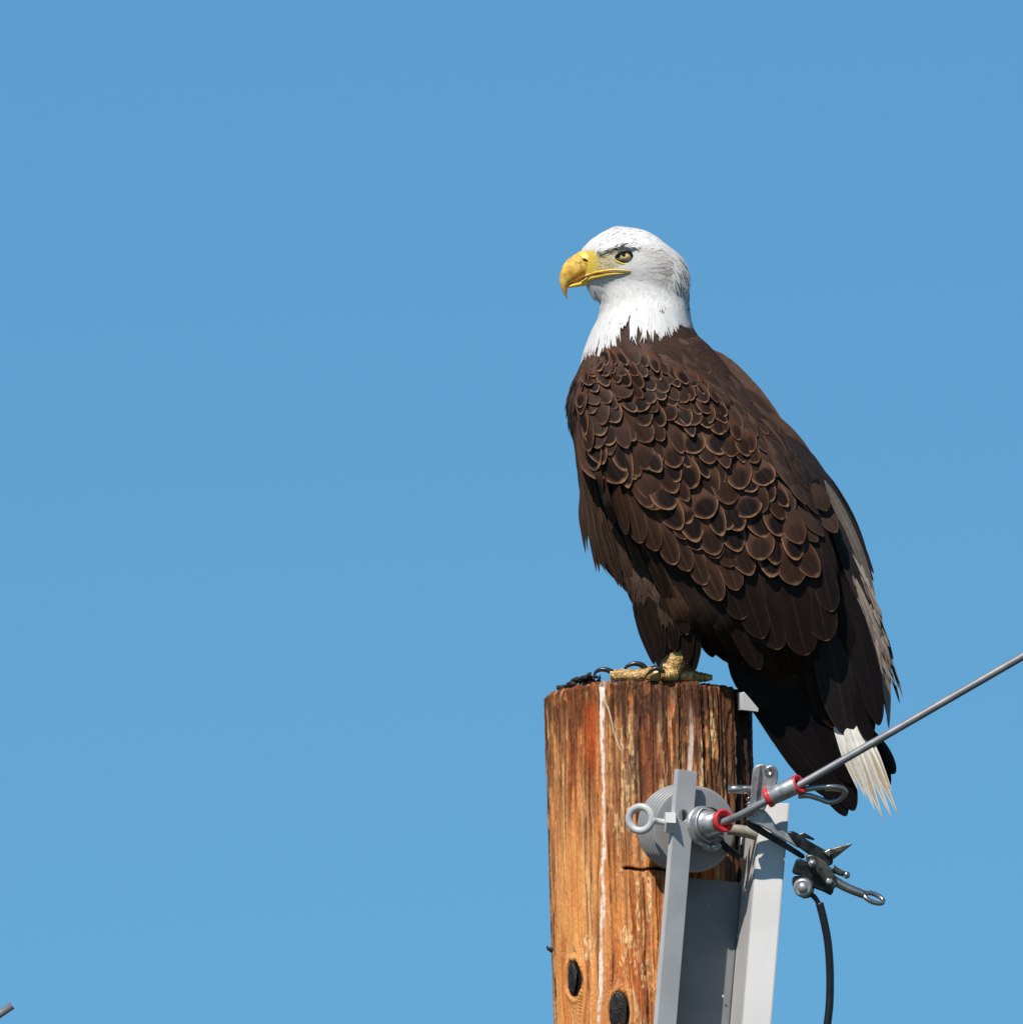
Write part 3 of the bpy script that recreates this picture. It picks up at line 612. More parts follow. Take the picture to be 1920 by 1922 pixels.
# back feathers between the wing and the ridge of the back
ev = patch([[(1150, 655), (1215, 644), (1300, 640)], [(1252, 735), (1335, 708), (1392, 712)], [(1345, 842), (1415, 806), (1472, 800)], [(1428, 945), (1490, 912), (1536, 900)], [(1520, 1015), (1550, 1000), (1578, 990)]], [0, .25, .5, .75, 1])
for r in range(13, -1, -1):
    f = r/13
    a = np.array([ev(u, f) for u in np.linspace(0, 1, 20)]); ln = np.linalg.norm(np.diff(a, axis=0), axis=1).sum(); n = max(3, int(ln/22))
    for i in range(n+1):
        u = (i+.5*(r % 2)+random.uniform(-.2, .2))/n
        if u > 1.03: continue
        u = min(u, 1)*.93; t = ev(u, f+random.uniform(-.02, .02)); b = ev(u, f-.16) if f > .17 else 2*ev(u, f)-ev(u, f+.16)
        if f < .12: continue; d = t-b; d /= np.linalg.norm(d); L = random.uniform(66, 100); b = t-d*L
        place('back_feather', random.choice(scap_shapes), (b[0], b[1], surf(*b)+5), (t[0], t[1], surf(*t)+(9+random.random()*5)*(1.1-u*.7)), random.uniform(27, 40), surf_n(*((t+b)/2)), eagle, random.gauss(0, .12))

# primaries of the near wing
for pts, wd, mt, sk in [([(1575, 1080, 140), (1622, 1230, 142), (1650, 1362, 138)], 46, M_black, 0), ([(1560, 1090, 140), (1606, 1250, 132), (1632, 1392, 124)], 52, M_black, 0),
                        ([(1490, 1120, 150), (1530, 1250, 140), (1563, 1366, 118)], 52, M_dark, 0), ([(1530, 1110, 165), (1566, 1250, 150), (1593, 1383, 122)], 74, M_prim, 0),
                        ([(1555, 1100, 158), (1584, 1180, 152), (1600, 1235, 140)], 40, M_black, 0)]:
    long_feather('primary_feather', pts, wd, mt, nrm=(.15, -.1, 1), vmax=.62, tip=1.9, camber=.16)
# far wing, seen past the back: worn grey brown
for pts, wd, mt in [([(1330, 655, 62), (1415, 742, 58), (1504, 858, 50)], 40, M_scap), ([(1430, 770, 60), (1500, 850, 52), (1566, 960, 40)], 44, M_scap), ([(1470, 815, 62), (1545, 920, 50), (1604, 1030, 36)], 52, M_prim), ([(1500, 850, 50), (1582, 970, 36), (1634, 1092, 24)], 48, M_dark), ([(1530, 900, 66), (1580, 1030, 60), (1612, 1170, 56)], 70, M_black), ([(1530, 900, 60), (1590, 1000, 45), (1632, 1090, 30)], 40, M_far), ([(1545, 940, 62), (1600, 1050, 50), (1640, 1160, 38)], 44, M_far), ([(1560, 960, 70), (1596, 1060, 66), (1622, 1150, 58)], 30, M_prim),
                    ([(1572, 1000, 60), (1622, 1110, 46), (1655, 1215, 34)], 40, M_far), ([(1590, 1060, 56), (1634, 1160, 46), (1662, 1260, 38)], 36, M_far), ([(1600, 1080, 66), (1640, 1200, 56), (1648, 1300, 50)], 34, M_far),
                    ([(1610, 1110, 50), (1650, 1190, 42), (1674, 1250, 36)], 26, M_far), ([(1632, 1150, 40), (1668, 1230, 34), (1686, 1280, 30), (1694, 1309, 28)], 13, M_far), ([(1625, 1160, 58), (1662, 1250, 50), (1668, 1350, 44)], 32, M_far),
                    ([(1606, 1130, 70), (1632, 1220, 62), (1636, 1302, 56)], 22, M_far), ([(1620, 1240, 60), (1645, 1300, 54), (1648, 1345, 50)], 22, M_prim), ([(1600, 1040, 62), (1640, 1120, 56), (1660, 1180, 50)], 14, M_far), ([(1612, 1100, 64), (1645, 1180, 58), (1664, 1240, 54)], 14, M_far), ([(1628, 1180, 62), (1652, 1250, 58), (1662, 1320, 56)], 13, M_far), ([(1590, 1060, 66), (1618, 1140, 64), (1630, 1220, 62)], 16, M_prim), ([(1640, 1160, 46), (1662, 1210, 42), (1672, 1268, 40)], 12, M_prim)]:
    for k_ in range(3 if mt is M_far else 1):
        o3 = np.array([random.gauss(0, 5), random.gauss(0, 14), random.gauss(0, 4)])*(k_ > 0)
        long_feather('far_wing_feather', [np.array(q)+o3 for q in pts], wd*(random.uniform(.35, .6) if mt is M_far else 1), random.choice((M_far, M_far, M_prim)) if k_ else mt, nrm=(.35, -.1, 1), vmax=.45, tip=1.4, camber=.2)
tt = rng.random(120); ex = np.interp(tt, [0, .3, .6, 1], [1604, 1640, 1662, 1676]); ey = np.interp(tt, [0, .3, .6, 1], [1030, 1110, 1190, 1262]); n_ = len(tt)
def barbs_later():
    P0 = np.stack([ex-rng.uniform(4, 30, n_), ey-rng.uniform(0, 20, n_), rng.uniform(40, 60, n_)], 1); Nr = np.tile(np.array([.5, -.1, .86]), (n_, 1)); Nr /= np.linalg.norm(Nr, axis=1)[:, None]
    o = strips('worn_barbs', P0, tang(np.array([.42, 1, 0])+rng.normal(0, .14, (n_, 3)), Nr), Nr, rng.uniform(20, 46, n_), rng.uniform(3, 8, n_), np.full(n_, 2.0), 300.0, M_far); o['kind'] = 'stuff'
# tail: dark coverts in front, white feathers, a dark feather beyond
for pts, wd, mt in [([(1500, 1240, 40), (1590, 1350, 30), (1680, 1452, 20)], 50, M_prim), ([(1520, 1250, 46), (1610, 1370, 40), (1668, 1480, 34)], 46, M_black)]:
    long_feather('tail_feather', pts, wd, mt, vmax=.75, tip=1.7)
for pts, wd in [([(1556, 1310, 112), (1580, 1400, 122), (1611, 1486, 126)], 13), ([(1560, 1310, 116), (1590, 1405, 126), (1627, 1502, 131)], 18), ([(1568, 1310, 118), (1602, 1410, 130), (1642, 1522, 136)], 17), ([(1572, 1310, 116), (1608, 1410, 128), (1658, 1540, 136)], 19),
                ([(1582, 1310, 114), (1620, 1410, 126), (1674, 1536, 133)], 19), ([(1592, 1310, 110), (1632, 1410, 120), (1687, 1533, 128)], 17), ([(1596, 1310, 106), (1636, 1400, 114), (1676, 1490, 120)], 14)]:
    long_feather('tail_feather', pts, wd, M_tail, vmax=.60, tip=1.15, flatten=.9, camber=.34, nv=20)
for pts, wd in [([(1380, 1225, 118), (1460, 1352, 112), (1566, 1500, 100)], 62), ([(1430, 1230, 110), (1510, 1370, 104), (1588, 1532, 92)], 58), ([(1440, 1215, 118), (1530, 1360, 112), (1603, 1522, 96)], 60), ([(1470, 1210, 124), (1545, 1340, 118), (1596, 1470, 104)], 58), ([(1368, 1222, 112), (1430, 1320, 108), (1520, 1452, 100)], 48)]:
    long_feather('tail_covert', pts, wd, M_black, vmax=.72, tip=1.8, camber=.15)
part('down_tuft', *tube([(1400, 1300, 105), (1418, 1330, 100), (1430, 1358, 96)], [14, 9, 1.5], seg=8), M_body, eagle)

# ---- small plumage: many narrow feathers in one mesh
def strips(name, P0, Dr, Nr, L, Wd, lift, Rc, mat, col=None, K=5, shape='lance', parent=eagle, soft=0.0):
    n = len(P0); vs = np.linspace(0, 1, K+1); Sd = np.cross(Dr, Nr); Sd /= np.linalg.norm(Sd, axis=1)[:, None]+1e-9
    V = np.zeros((n, K+1, 3, 3)); UVs = np.zeros((n, K+1, 3, 2))
    bend = rng.normal(0, .09, n)
    for k, v in enumerate(vs):
        c = P0 + Dr*(L*v)[:, None] + Sd*(bend*L*v*v)[:, None] + Nr*(lift*v - (L*v)**2/(2*Rc))[:, None]
        pr = (.7+.3*math.sin(min(1, v/.45)*math.pi/2))*max(.04, 1-max(0, (v-.45)/.55)**1.5)
        if shape == 'round': pr = (.6+.4*math.sin(min(1, v/.5)*math.pi/2))*max(.04, 1-max(0, (v-.6)/.4)**2.4)**.6
        for j, u in enumerate((-1, 0, 1)):
            V[:, k, j] = c + Sd*(u*.5*Wd*pr)[:, None] - Nr*(abs(u)*.16*Wd*pr)[:, None]; UVs[:, k, j] = (u*.5+.5, v)
    gq = grid_quads(K+1, 3); F = (gq[None] + (np.arange(n)*(K+1)*3)[:, None, None]).reshape(-1, 4)
    cc = None if col is None else np.repeat(col, (K+1)*3, 0)
    me = mesh_np(name, PN(V.reshape(-1, 3))-EO, F, mat, uv=UVs.reshape(-1, 2), col=cc)
    if soft:                                                           # soft down: the normals lean towards the skin below
        own = np.zeros(len(V.reshape(-1, 3))*3, np.float32); me.vertices.foreach_get('normal', own); own = own.reshape(-1, 3)
        N3 = np.repeat(Nr, (K+1)*3, 0); Nw = np.outer(N3[:, 0], RTn)-np.outer(N3[:, 1], UPn)-np.outer(N3[:, 2], Fn)
        own *= np.sign((own*Nw).sum(1))[:, None]; q = Nw*soft+own*(1-soft); q /= np.linalg.norm(q, axis=1)[:, None]
        flip = np.zeros(len(F)*3, np.float32); me.polygons.foreach_get('normal', flip); fm = flip.reshape(-1, 3)
        if ((fm*Nw[F[:, 0]]).sum(1) < 0).mean() > .5: me.flip_normals()
        me.normals_split_custom_set_from_vertices([tuple(v) for v in q])
    return link(name, me, parent)
ta, tb, tc = bco[btri[:, 0]], bco[btri[:, 1]], bco[btri[:, 2]]
tn = np.cross(tb-ta, tc-ta); area = np.linalg.norm(tn, axis=1); tn /= area[:, None]+1e-9
cen = (ta+tb+tc)/3
for s_ in range(1):
    q = (tn*(cen-np.array([1250, 800, W0]))).sum(1)
if q.mean() < 0: tn = -tn
# smooth vertex normals
vn = np.zeros_like(bco)
for k in range(3): np.add.at(vn, btri[:, k], tn*area[:, None])
vn /= np.linalg.norm(vn, axis=1)[:, None]+1e-9
def sample(n, mask):
    idx = np.flatnonzero(mask); p = area[idx]/area[idx].sum(); t = rng.choice(idx, n, p=p)
    r1, r2 = np.sqrt(rng.random(n)), rng.random(n); a, b, c = 1-r1, r1*(1-r2), r1*r2
    pts = ta[t]*a[:, None] + tb[t]*b[:, None] + tc[t]*c[:, None]
    nn = vn[btri[t, 0]]*a[:, None] + vn[btri[t, 1]]*b[:, None] + vn[btri[t, 2]]*c[:, None]
    return pts, nn/np.linalg.norm(nn, axis=1)[:, None]
def tang(d, n): d = d - n*(d*n).sum(1)[:, None]; return d/(np.linalg.norm(d, axis=1)[:, None]+1e-9)
EYE = np.array([1173.5, 480.0])
barbs_later()
# white head and neck
pts, nn = sample(15000, cen[:, 1] < neck_y(cen[:, 0])+6)
near = pts[:, 2] > W0
de = np.hypot(pts[:, 0]-EYE[0], pts[:, 1]-EYE[1])
beakzone = (pts[:, 0] < 1113) & (pts[:, 1] > 470) & (pts[:, 1] < 533)
lorez = (pts[:, 0] < 1158) & (pts[:, 1] > 478-.30*(pts[:, 0]-1130).clip(0, 60)) & (pts[:, 1] < 516) & (np.abs(pts[:, 2]-W0) > 12)
gapez = (pts[:, 0] < 1188) & (np.abs(pts[:, 1]-(514-.06*(pts[:, 0]-1120))) < 9)
cut = (de < 16) & (np.abs(pts[:, 2]-W0) > 25)
keep = ~(beakzone | cut | gapez) & ~(lorez & (rng.random(len(pts)) < .55))
pts, nn, lorez, de = pts[keep], nn[keep], lorez[keep], de[keep]
B = np.array([1085, 500, W0]); d1 = pts-B; d1 /= np.linalg.norm(d1, axis=1)[:, None]
dn = np.array([.10, 1.0, 0]); f = sstep(505, 585, pts[:, 1])*sstep(1085, 1120, pts[:, 0]+ (pts[:, 1] > 540)*60)
crown = np.array([.85, .42, 0])
d = d1*(1-f[:, None]) + (dn + .35*d1)*f[:, None]; bk = sstep(1230, 1290, pts[:, 0])[:, None]; d = d*(1-bk*.6) + np.array([.18, 1, 0])*bk*.6
d = tang(d + rng.normal(0, .10, d.shape), nn)
dist = np.linalg.norm(pts-B, axis=1)
L = np.interp(dist, [0, 40, 90, 150, 220], [5, 9, 17, 26, 36])*rng.uniform(.75, 1.3, len(pts)); Wd = np.interp(dist, [0, 40, 90, 150, 220], [2.5, 3.2, 4.5, 6, 8])*rng.uniform(.7, 1.3, len(pts))
Wd *= .8
col = np.array([.90, .885, .86])*np.where(rng.random(len(pts)) < .35, rng.uniform(.78, .96, len(pts)), rng.uniform(.95, 1.03, len(pts)))[:, None]
# dusky tinge behind the eye and on the cheek, brow line, yellowish lore
def tingef(cx, cy, rx, ry, amt, c):
    global col
    f = np.exp(-((pts[:, 0]-cx)/rx)**2-((pts[:, 1]-cy)/ry)**2)*amt*(.35+.65*vnoise(pts[:, 0]/16, pts[:, 1]/4, 91))*rng.uniform(.3, 1.4, len(pts)); f = np.clip(f, 0, 1)[:, None]; col = col*(1-f)+np.array(c)*f
tingef(1250, 502, 40, 28, 1.1, (.27, .225, .20)); tingef(1262, 530, 30, 22, .6, (.36, .31, .28)); tingef(1222, 480, 26, 16, .5, (.45, .39, .34)); tingef(1275, 545, 18, 50, .4, (.5, .46, .43)); tingef(1205, 470, 20, 7, .7, (.40, .33, .28))
ly = 476-.30*(pts[:, 0]-1129).clip(0, 60); br = np.exp(-((pts[:, 1]-ly-1)/3.0)**2)*sstep(1124, 1136, pts[:, 0])*sstep(1180, 1168, pts[:, 0]); br = np.clip(br*.95, 0, 1)[:, None]
col = col*(1-br)+np.array([.075, .05, .04])*br
lz = lorez[:, None]*.8; col = col*(1-lz)+(np.array([.74, .62, .32])*rng.uniform(.55, 1.1, len(pts))[:, None])*lz; L = np.where(lorez, L*.6, L)
throat = (pts[:, 1] > 532) & (pts[:, 1] < 580) & (pts[:, 0] < 1128); L = np.where(throat, L*1.9, L)
nape = pts[:, 0] > 1262; L = np.where(nape & (rng.random(len(pts)) < .35), L*1.5, L)
loose = np.where(throat, .13, np.where(rng.random(len(pts)) < .12, .05, 0))*(dist > 45)*(de > 34)
o = strips('head_plumage', pts, d, nn, L, Wd, L*(.045+loose)+.7, 75.0, M_head, np.clip(col, 0, .90), soft=.8); o['kind'] = 'stuff'
# loose tufts: throat, nape, crown
def tuft(n, mask, dv, L0, L1, lift, wd, sh):
    p, q = sample(n, mask); dd = tang(np.array(dv)+rng.normal(0, .12, (n, 3)), q); l_ = rng.uniform(L0, L1, n)
    o = strips('head_tuft', p+q*.8, dd, q, l_, rng.uniform(wd*.7, wd*1.2, n), l_*lift, 90.0, M_head, np.array([.88, .865, .84])*sh*rng.uniform(.85, 1.03, n)[:, None], soft=.5); o['kind'] = 'stuff'
tuft(230, (cen[:, 0] < 1132) & (cen[:, 1] > 534) & (cen[:, 1] < 574), (.10, 1.0, 0), 18, 32, .20, 3.4, .97)
tuft(330, (cen[:, 0] > 1258) & (cen[:, 1] > 468) & (cen[:, 1] < 590), (.42, 1.0, 0), 24, 40, .15, 4.2, .90)
tuft(110, (cen[:, 1] < 446) & (cen[:, 0] > 1110) & (cen[:, 0] < 1262), (1.0, .02, 0), 14, 22, .10, 3.6, 1.0)
# pointed white hackles lying over the brown shoulders
n = 1900; pts, nn = sample(n, (cen[:, 1] > neck_y(cen[:, 0])-80) & (cen[:, 1] < neck_y(cen[:, 0])+3))
up_y = (neck_y(pts[:, 0])-pts[:, 1]); keep = rng.random(n) > sstep(10, 78, up_y); pts, nn, up_y = pts[keep], nn[keep], up_y[keep]; n = len(pts)
cl = vnoise(pts[:, 0]/9+pts[:, 2]/13, pts[:, 2]/9, 77)
d = tang(np.stack([(pts[:, 0]-1200)/520+.03, np.ones(n), (pts[:, 2]-W0)/200], 1)+rng.normal(0, .09, (n, 3)), nn)
L = (20+46*sstep(.2, .8, cl))*rng.uniform(.8, 1.15, n); low_ = sstep(40, 8, up_y); L *= .75+.25*low_
o = strips('neck_hackles', pts+nn*(.6+5*low_)[:, None], d, nn, L, rng.uniform(4.0, 8.5, n), L*(.05+.06*low_)+1.2, 170.0, M_head, np.array([.90, .885, .86])*rng.uniform(.90, 1.02, n)[:, None], soft=.7); o['kind'] = 'stuff'
# brown body plumage all round
n = 7800; m_ = cen[:, 1] > neck_y(cen[:, 0])+2
pts, nn = sample(n, m_)
wz = np.array([in_poly(p[0], p[1], WING) and k[2] > .1 and p[1] > 680+max(0, p[0]-1200)*.35 for p, k in zip(pts, nn)])
rim = np.array([in_poly(p[0]-12, p[1]+6, WING) for p in pts])
keep = ~wz & (pts[:, 1] < 1236); pts, nn = pts[keep], nn[keep]; n = len(pts)
br = sstep(1180, 1100, pts[:, 0])[:, None]; lg = (pts[:, 1] > 1040)[:, None]
d = np.array([.55, .85, 0])*(1-br) + np.array([.10, 1, 0])*br; d = np.where(lg & (pts[:, :1] < 1330), np.array([.32, 1, 0]), d)
d = tang(d+rng.normal(0, .09, (n, 3)), nn)
yy = pts[:, 1]; L = np.interp(yy, [620, 700, 850, 1000, 1100, 1240], [22, 34, 52, 66, 44, 20])*rng.uniform(.75, 1.3, n); Wd = np.interp(yy, [620, 700, 1000, 1240], [8, 11, 13, 9])*rng.uniform(.6, 1.3, n)
o = strips('body_plumage', pts, d, nn, L, Wd, L*.10+2, 170.0, M_breast, K=6); o['kind'] = 'stuff'
n = 1500; top_y = lambda x: np.interp(x, [1078, 1102, 1140, 1190, 1240, 1300, 1360], [742, 712, 692, 688, 699, 726, 766])
pts, nn = sample(n*3, (cen[:, 1] > neck_y(cen[:, 0])+4) & (cen[:, 1] < top_y(cen[:, 0])-4) & (cen[:, 2] > W0+10) & (cen[:, 0] < 1350) & (cen[:, 0] > 1098))
n = len(pts); ww_ = np.array([max(0, surf(q[0], q[1])-q[2]) for q in pts]); hp = 9*sstep(40, 8, top_y(pts[:, 0])-pts[:, 1])+2
pts = pts+np.stack([0*ww_, 0*ww_, ww_], 1)+nn*hp[:, None]
rt = sstep(1150, 1290, pts[:, 0])[:, None]; d = tang(np.array([-.12, 1, 0])*(1-rt)+np.array([.75, .66, 0])*rt+rng.normal(0, .12, (n, 3)), nn)
L = rng.uniform(16, 32, n); o = strips('shoulder_plumage', pts, d, nn, L, rng.uniform(5, 10, n), L*.06+2, 140.0, M_scap); o['kind'] = 'stuff'
# long loose breast and flank feathers that break the outline on the left
for pts_, wd in [([(1096, 880, 110), (1092, 950, 104), (1094, 1000, 100)], 18), ([(1096, 905, 96), (1090, 955, 94), (1089, 992, 92)], 16), ([(1098, 880, 130), (1092, 970, 126), (1099, 1040, 120)], 16), ([(1096, 930, 140), (1108, 1000, 136), (1120, 1076, 128)], 24), ([(1106, 930, 150), (1120, 1010, 146), (1136, 1070, 140)], 24),
                 ([(1118, 950, 160), (1136, 1030, 156), (1162, 1102, 148)], 28), ([(1130, 980, 166), (1150, 1040, 162), (1166, 1104, 152)], 22), ([(1150, 985, 170), (1172, 1060, 166), (1200, 1130, 158)], 26), ([(1170, 1000, 172), (1200, 1080, 168), (1240, 1160, 160)], 28), ([(1190, 1020, 176), (1222, 1100, 172), (1262, 1180, 164)], 26), ([(1104, 900, 148), (1112, 950, 146), (1118, 990, 142)], 20),
                 ([(1078, 750, 110), (1079, 810, 112), (1086, 862, 112)], 16), ([(1082, 800, 128), (1085, 860, 128), (1093, 920, 128)], 16), ([(1090, 840, 146), (1096, 900, 146), (1104, 950, 144)], 18)]:
    for k_ in range(3):
        o3 = np.array([abs(random.gauss(0, 7)), random.gauss(-8, 14), random.gauss(0, 3)])*(k_ > 0)
        long_feather('flank_feather', [np.array(q)+o3 for q in pts_], wd*random.uniform(.5, .8), M_breast, nrm=(-.45+random.gauss(0, .15), 0, 1), vmax=.45, tip=1.35, flatten=.8, camber=.25)
# feathered shin
for pts_, wd in [([(1190, 1120, 150), (1206, 1180, 160), (1228, 1248, 166)], 20), ([(1200, 1130, 180), (1220, 1190, 180), (1238, 1254, 178)], 22), ([(1216, 1120, 190), (1234, 1180, 188), (1244, 1232, 182)], 26), ([(1240, 1120, 196), (1260, 1180, 190), (1266, 1222, 180)], 28), ([(1262, 1130, 192), (1286, 1190, 186), (1290, 1246, 176)], 32), ([(1280, 1130, 186), (1300, 1200, 180), (1302, 1262, 170)], 30), ([(1206, 1090, 176), (1222, 1130, 182), (1240, 1170, 182)], 30)]:
    long_feather('leg_feather', pts_, wd, M_dark, nrm=(-.2, 0, 1), vmax=.5, tip=1.5, camber=.2)

# ---- beak, cere, mouth and eye
up_ = [((1114, 469), (1118, 513), 24, W0), ((1098, 471), (1106, 517), 23, W0), ((1086, 474), (1096, 522), 21, W0), ((1074, 480), (1086, 528), 18.5, W0), ((1063, 489.5), (1076, 531), 16, W0), ((1054.5, 502), (1069, 534), 13, W0),
       ((1050, 517), (1065.5, 540), 10, W0), ((1051, 533), (1064.5, 547), 7.5, W0), ((1056, 547), (1064.5, 554), 4.8, W0), ((1062.5, 558.5), (1065.2, 561.5), 1.4, W0)]
beak = part('beak', *stations(up_, 28, .92), M_beak, eagle)
part('lower_bill', *stations([((1122, 516), (1132, 530), 19, W0), ((1106, 519), (1113, 533.5), 17.5, W0), ((1094, 524), (1098, 536), 15.5, W0), ((1082, 529), (1082, 538.5), 12, W0), ((1071, 533), (1070, 540), 8, W0), ((1066, 536.5), (1066, 540), 3, W0)], 24, .9), M_yskin, beak)
part('cere', *stations([((1124, 466), (1130, 511), 33, W0), ((1110, 467), (1122, 513), 28.6, W0), ((1096, 469.5), (1114, 514), 24.9, W0), ((1087, 472), (1110, 511), 24.3, W0), ((1083.5, 473.5), (1107, 508), 22.0, W0)], 28, .92), M_yskin, beak)
ax = np.array([[.86, .5, 0], [-.5, .86, 0], [0, 0, 1]])
part('nostril', *ball((1099, 487.5, W0+24), (6.0, 2.1, 2.0), 14, 8, ax), M_pupil, beak)
def on(x, y, h): return (x, y, max(body_hit(x, y)[0], W0) + h)
ups = [(1098, 517.5, W0+24), (1110, 513.5, W0+27), on(1122, 510.5, 5), on(1138, 507.5, 4), on(1154, 506, 3.5), on(1170, 507, 2.5), on(1184, 508.6, 1)]
los = [(1092, 530, W0+15), (1104, 524, W0+20), on(1122, 518.5, 4), on(1138, 515, 3.5), on(1154, 513.2, 3), on(1168, 512.5, 2), on(1182, 510.5, 1)]
part('gape', *join(tube(ups, [1.5, 2.3, 2.4, 2.0, 1.7, 1.2, .4], seg=10), tube(los, [2.6, 3.6, 3.4, 2.8, 2.2, 1.5, .4], seg=10)), M_yskin, beak)
part('mouth_line', *tube([(1075, 531.5, W0+17), (1088, 527.5, W0+19.5), (1095, 520.5, W0+23), on(1106, 517, 4.5), on(1122, 514, 7.5), on(1138, 511, 6), on(1154, 509.4, 5), on(1172, 509.5, 3.5), on(1183, 509.2, 2)], [1.1, 1.3, 1.6, 1.4, 1.0, .9, .8, .7, .5], seg=8), M_mouth, beak)
ew = body_hit(*EYE)[0]
eye = part('eye', *ball((EYE[0], EYE[1], ew-5.6), (12.8, 11.6, 11.5), 28, 18), M_iris, eagle)
part('pupil', *ball((EYE[0]-2.0, EYE[1]-1.6, ew+.4), (6.2, 6.2, 6.0), 20, 12), M_pupil, eye)
part('eye_corner', *ball((EYE[0]-7, EYE[1]+1, ew-5.0), (12, 6.5, 5.5), 20, 12), M_lid, eye)
rimp = [(EYE[0]-18, 483.0, ew-1), (EYE[0]-11, 475.5, ew+3), (EYE[0], 470.6, ew+5.5), (EYE[0]+9.5, 473, ew+4), (EYE[0]+12.6, 480.5, ew+1), (EYE[0]+8.5, 488, ew+1.5), (EYE[0]-1, 490.6, ew+2), (EYE[0]-10, 488, ew+1.5)]
part('eye_rim', *tube(rimp, 2.1, n=48, seg=10, closed=True), M_lid, eye)
part('eyelid', *tube([(EYE[0]-21, 486, ew-1.5), (EYE[0]-11, 492, ew+.5), (EYE[0]-1, 495.6, ew+.8), (EYE[0]+10, 492, ew+.4), (EYE[0]+16, 484, ew-.6), (EYE[0]+17, 478, ew-1.5)], [1, 2.2, 2.4, 2.2, 2.2, .8], seg=8), M_yskin, eye)

# ---- feet
def foot(dx, dw, full=True):
    top = 1308-TAN*(165+dw)
    ft = part('foot', *tube([(1278+dx, 1200, 146+dw), (1272+dx, 1226, 150+dw), (1262+dx, 1246, 156+dw), (1254+dx, top-13, 164+dw), (1240+dx, top-10, 172+dw)], [20, 23, 22, 18, 12], n=26, seg=18), M_foot, eagle)
    def toe(p, r, cp, cr):
        V, F = tube(p, r, n=40, seg=14); k = len(V)//14
        for i in range(k):                                             # knuckle pads
            a = .09*math.sin(i*1.15); c = V[i*14:(i+1)*14].mean(0); V[i*14:(i+1)*14] = c + (V[i*14:(i+1)*14]-c)*(1+a)
        part('toe', V, F, M_foot, ft)
        if cp: part('talon', *tube(cp, cr, n=22, seg=10), M_horn, ft)
    t = top
    toe([(1262+dx, t-12, 164+dw), (1225+dx, t-12, 170+dw), (1190+dx, t-11, 166+dw), (1164+dx, t-11, 160+dw), (1146+dx, t-10, 158+dw)], [14, 13.5, 11.5, 12, 9.5],
        [(1152+dx, t-15, 158+dw), (1140+dx, t-21, 158+dw), (1128+dx, t-22, 157+dw), (1118+dx, t-17, 156+dw), (1113+dx, t-6, 156+dw)], [5.5, 5, 4.2, 3, .6])
    toe([(1258+dx, t-16, 150+dw), (1236+dx, t-18, 140+dw), (1214+dx, t-17, 132+dw), (1202+dx, t-14, 130+dw)], [12, 12, 10.5, 8.5],
        [(1212+dx, t-24, 136+dw), (1203+dx, t-31, 136+dw), (1190+dx, t-33, 136+dw), (1177+dx, t-28, 136+dw), (1168+dx, t-18, 136+dw)], [5.5, 5.2, 4.4, 3.2, .6])
    toe([(1262+dx, t-14, 170+dw), (1256+dx, t-12, 180+dw), (1250+dx, t-12, 184+dw), (1240+dx, t-12, 186+dw)], [12, 11, 9, 8],
        [(1246+dx, t-14, 188+dw), (1239+dx, t-22, 190+dw), (1230+dx, t-24, 191+dw), (1219+dx, t-17, 192+dw), (1207+dx, t-3, 192+dw)], [5.5, 5.2, 4.4, 3.2, .6])
    toe([(1274+dx, t-12, 146+dw), (1300+dx, t-9, 134+dw), (1322+dx, t-7, 126+dw), (1336+dx, t-7, 122+dw)], [13, 11, 8.5, 5],
        None, None)
foot(0, 0); foot(20, -150)

# ------------------------------------------------------------------ dark clump on the pole top
clump = thing('debris_clump', 'dark crumbly clump of debris on the left rim of the pole top', 'debris', P(1090, 1280, 140))
gs = []
for i in range(46):
    a = random.random(); x = 1050+78*a+random.gauss(0, 2); w = math.sqrt(max(0, 186**2-(x-1216)**2))-8-random.random()*40
    y0 = 1308-TAN*w-3; h = (6 if a < .35 else 13)*random.random()*(1 if a < .85 else .5)
    V, F = ball((x, y0-h, w), (random.uniform(3, 8), random.uniform(2.5, 5), random.uniform(3, 7)), 8, 6); V += rng.normal(0, .9, V.shape); gs.append((V, F))
part('crumbs', *join(*gs), M_debris, clump)

# ------------------------------------------------------------------ steel channel bracket in front of the pole
def bx(Y): return -(Y-1500)*.083
def bw(Y): return 425+TAN*(Y-1557)
brk = thing('channel_bracket', 'pale grey steel channel bracket standing in front of the wooden pole', 'bracket', P(1340, 1900, 300))
def bar(name, sec, y0, y1, mat, bevel=1.5, skew=0):
    """a bar with section [(x,w)] running down the bracket"""
    bm = bmesh.new(); o0 = np.array(brk.location); n = len(sec); rings = []
    for k, Y in enumerate((y0, y1)):
        xm = sum(s[0] for s in sec)/n
        rings.append([bm.verts.new(v) for v in PN([(x+bx(Y+skew*(x-xm)), Y+skew*(x-xm)*(k == 0), bw(Y)+w) for x, w in sec])-o0])
    a, b = rings; bm.faces.new(a); bm.faces.new(b[::-1])
    for i in range(n): bm.faces.new((a[i], b[i], b[(i+1) % n], a[(i+1) % n]))
    bmesh.ops.recalc_face_normals(bm, faces=bm.faces)
    if bevel: bmesh.ops.bevel(bm, geom=list(bm.edges), offset=bevel*S, segments=2, affect='EDGES', clamp_overlap=True)
    me = bpy.data.meshes.new(name); bm.to_mesh(me); bm.free(); me.materials.append(mat); return link(name, me, brk)
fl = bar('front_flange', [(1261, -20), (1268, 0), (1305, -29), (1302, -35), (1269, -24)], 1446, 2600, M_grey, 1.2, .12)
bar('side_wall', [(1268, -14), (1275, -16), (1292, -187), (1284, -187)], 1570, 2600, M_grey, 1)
bar('web', [(1285, -170), (1404, -186), (1404, -193), (1285, -178)], 1652, 2600, M_web, 1, .09)
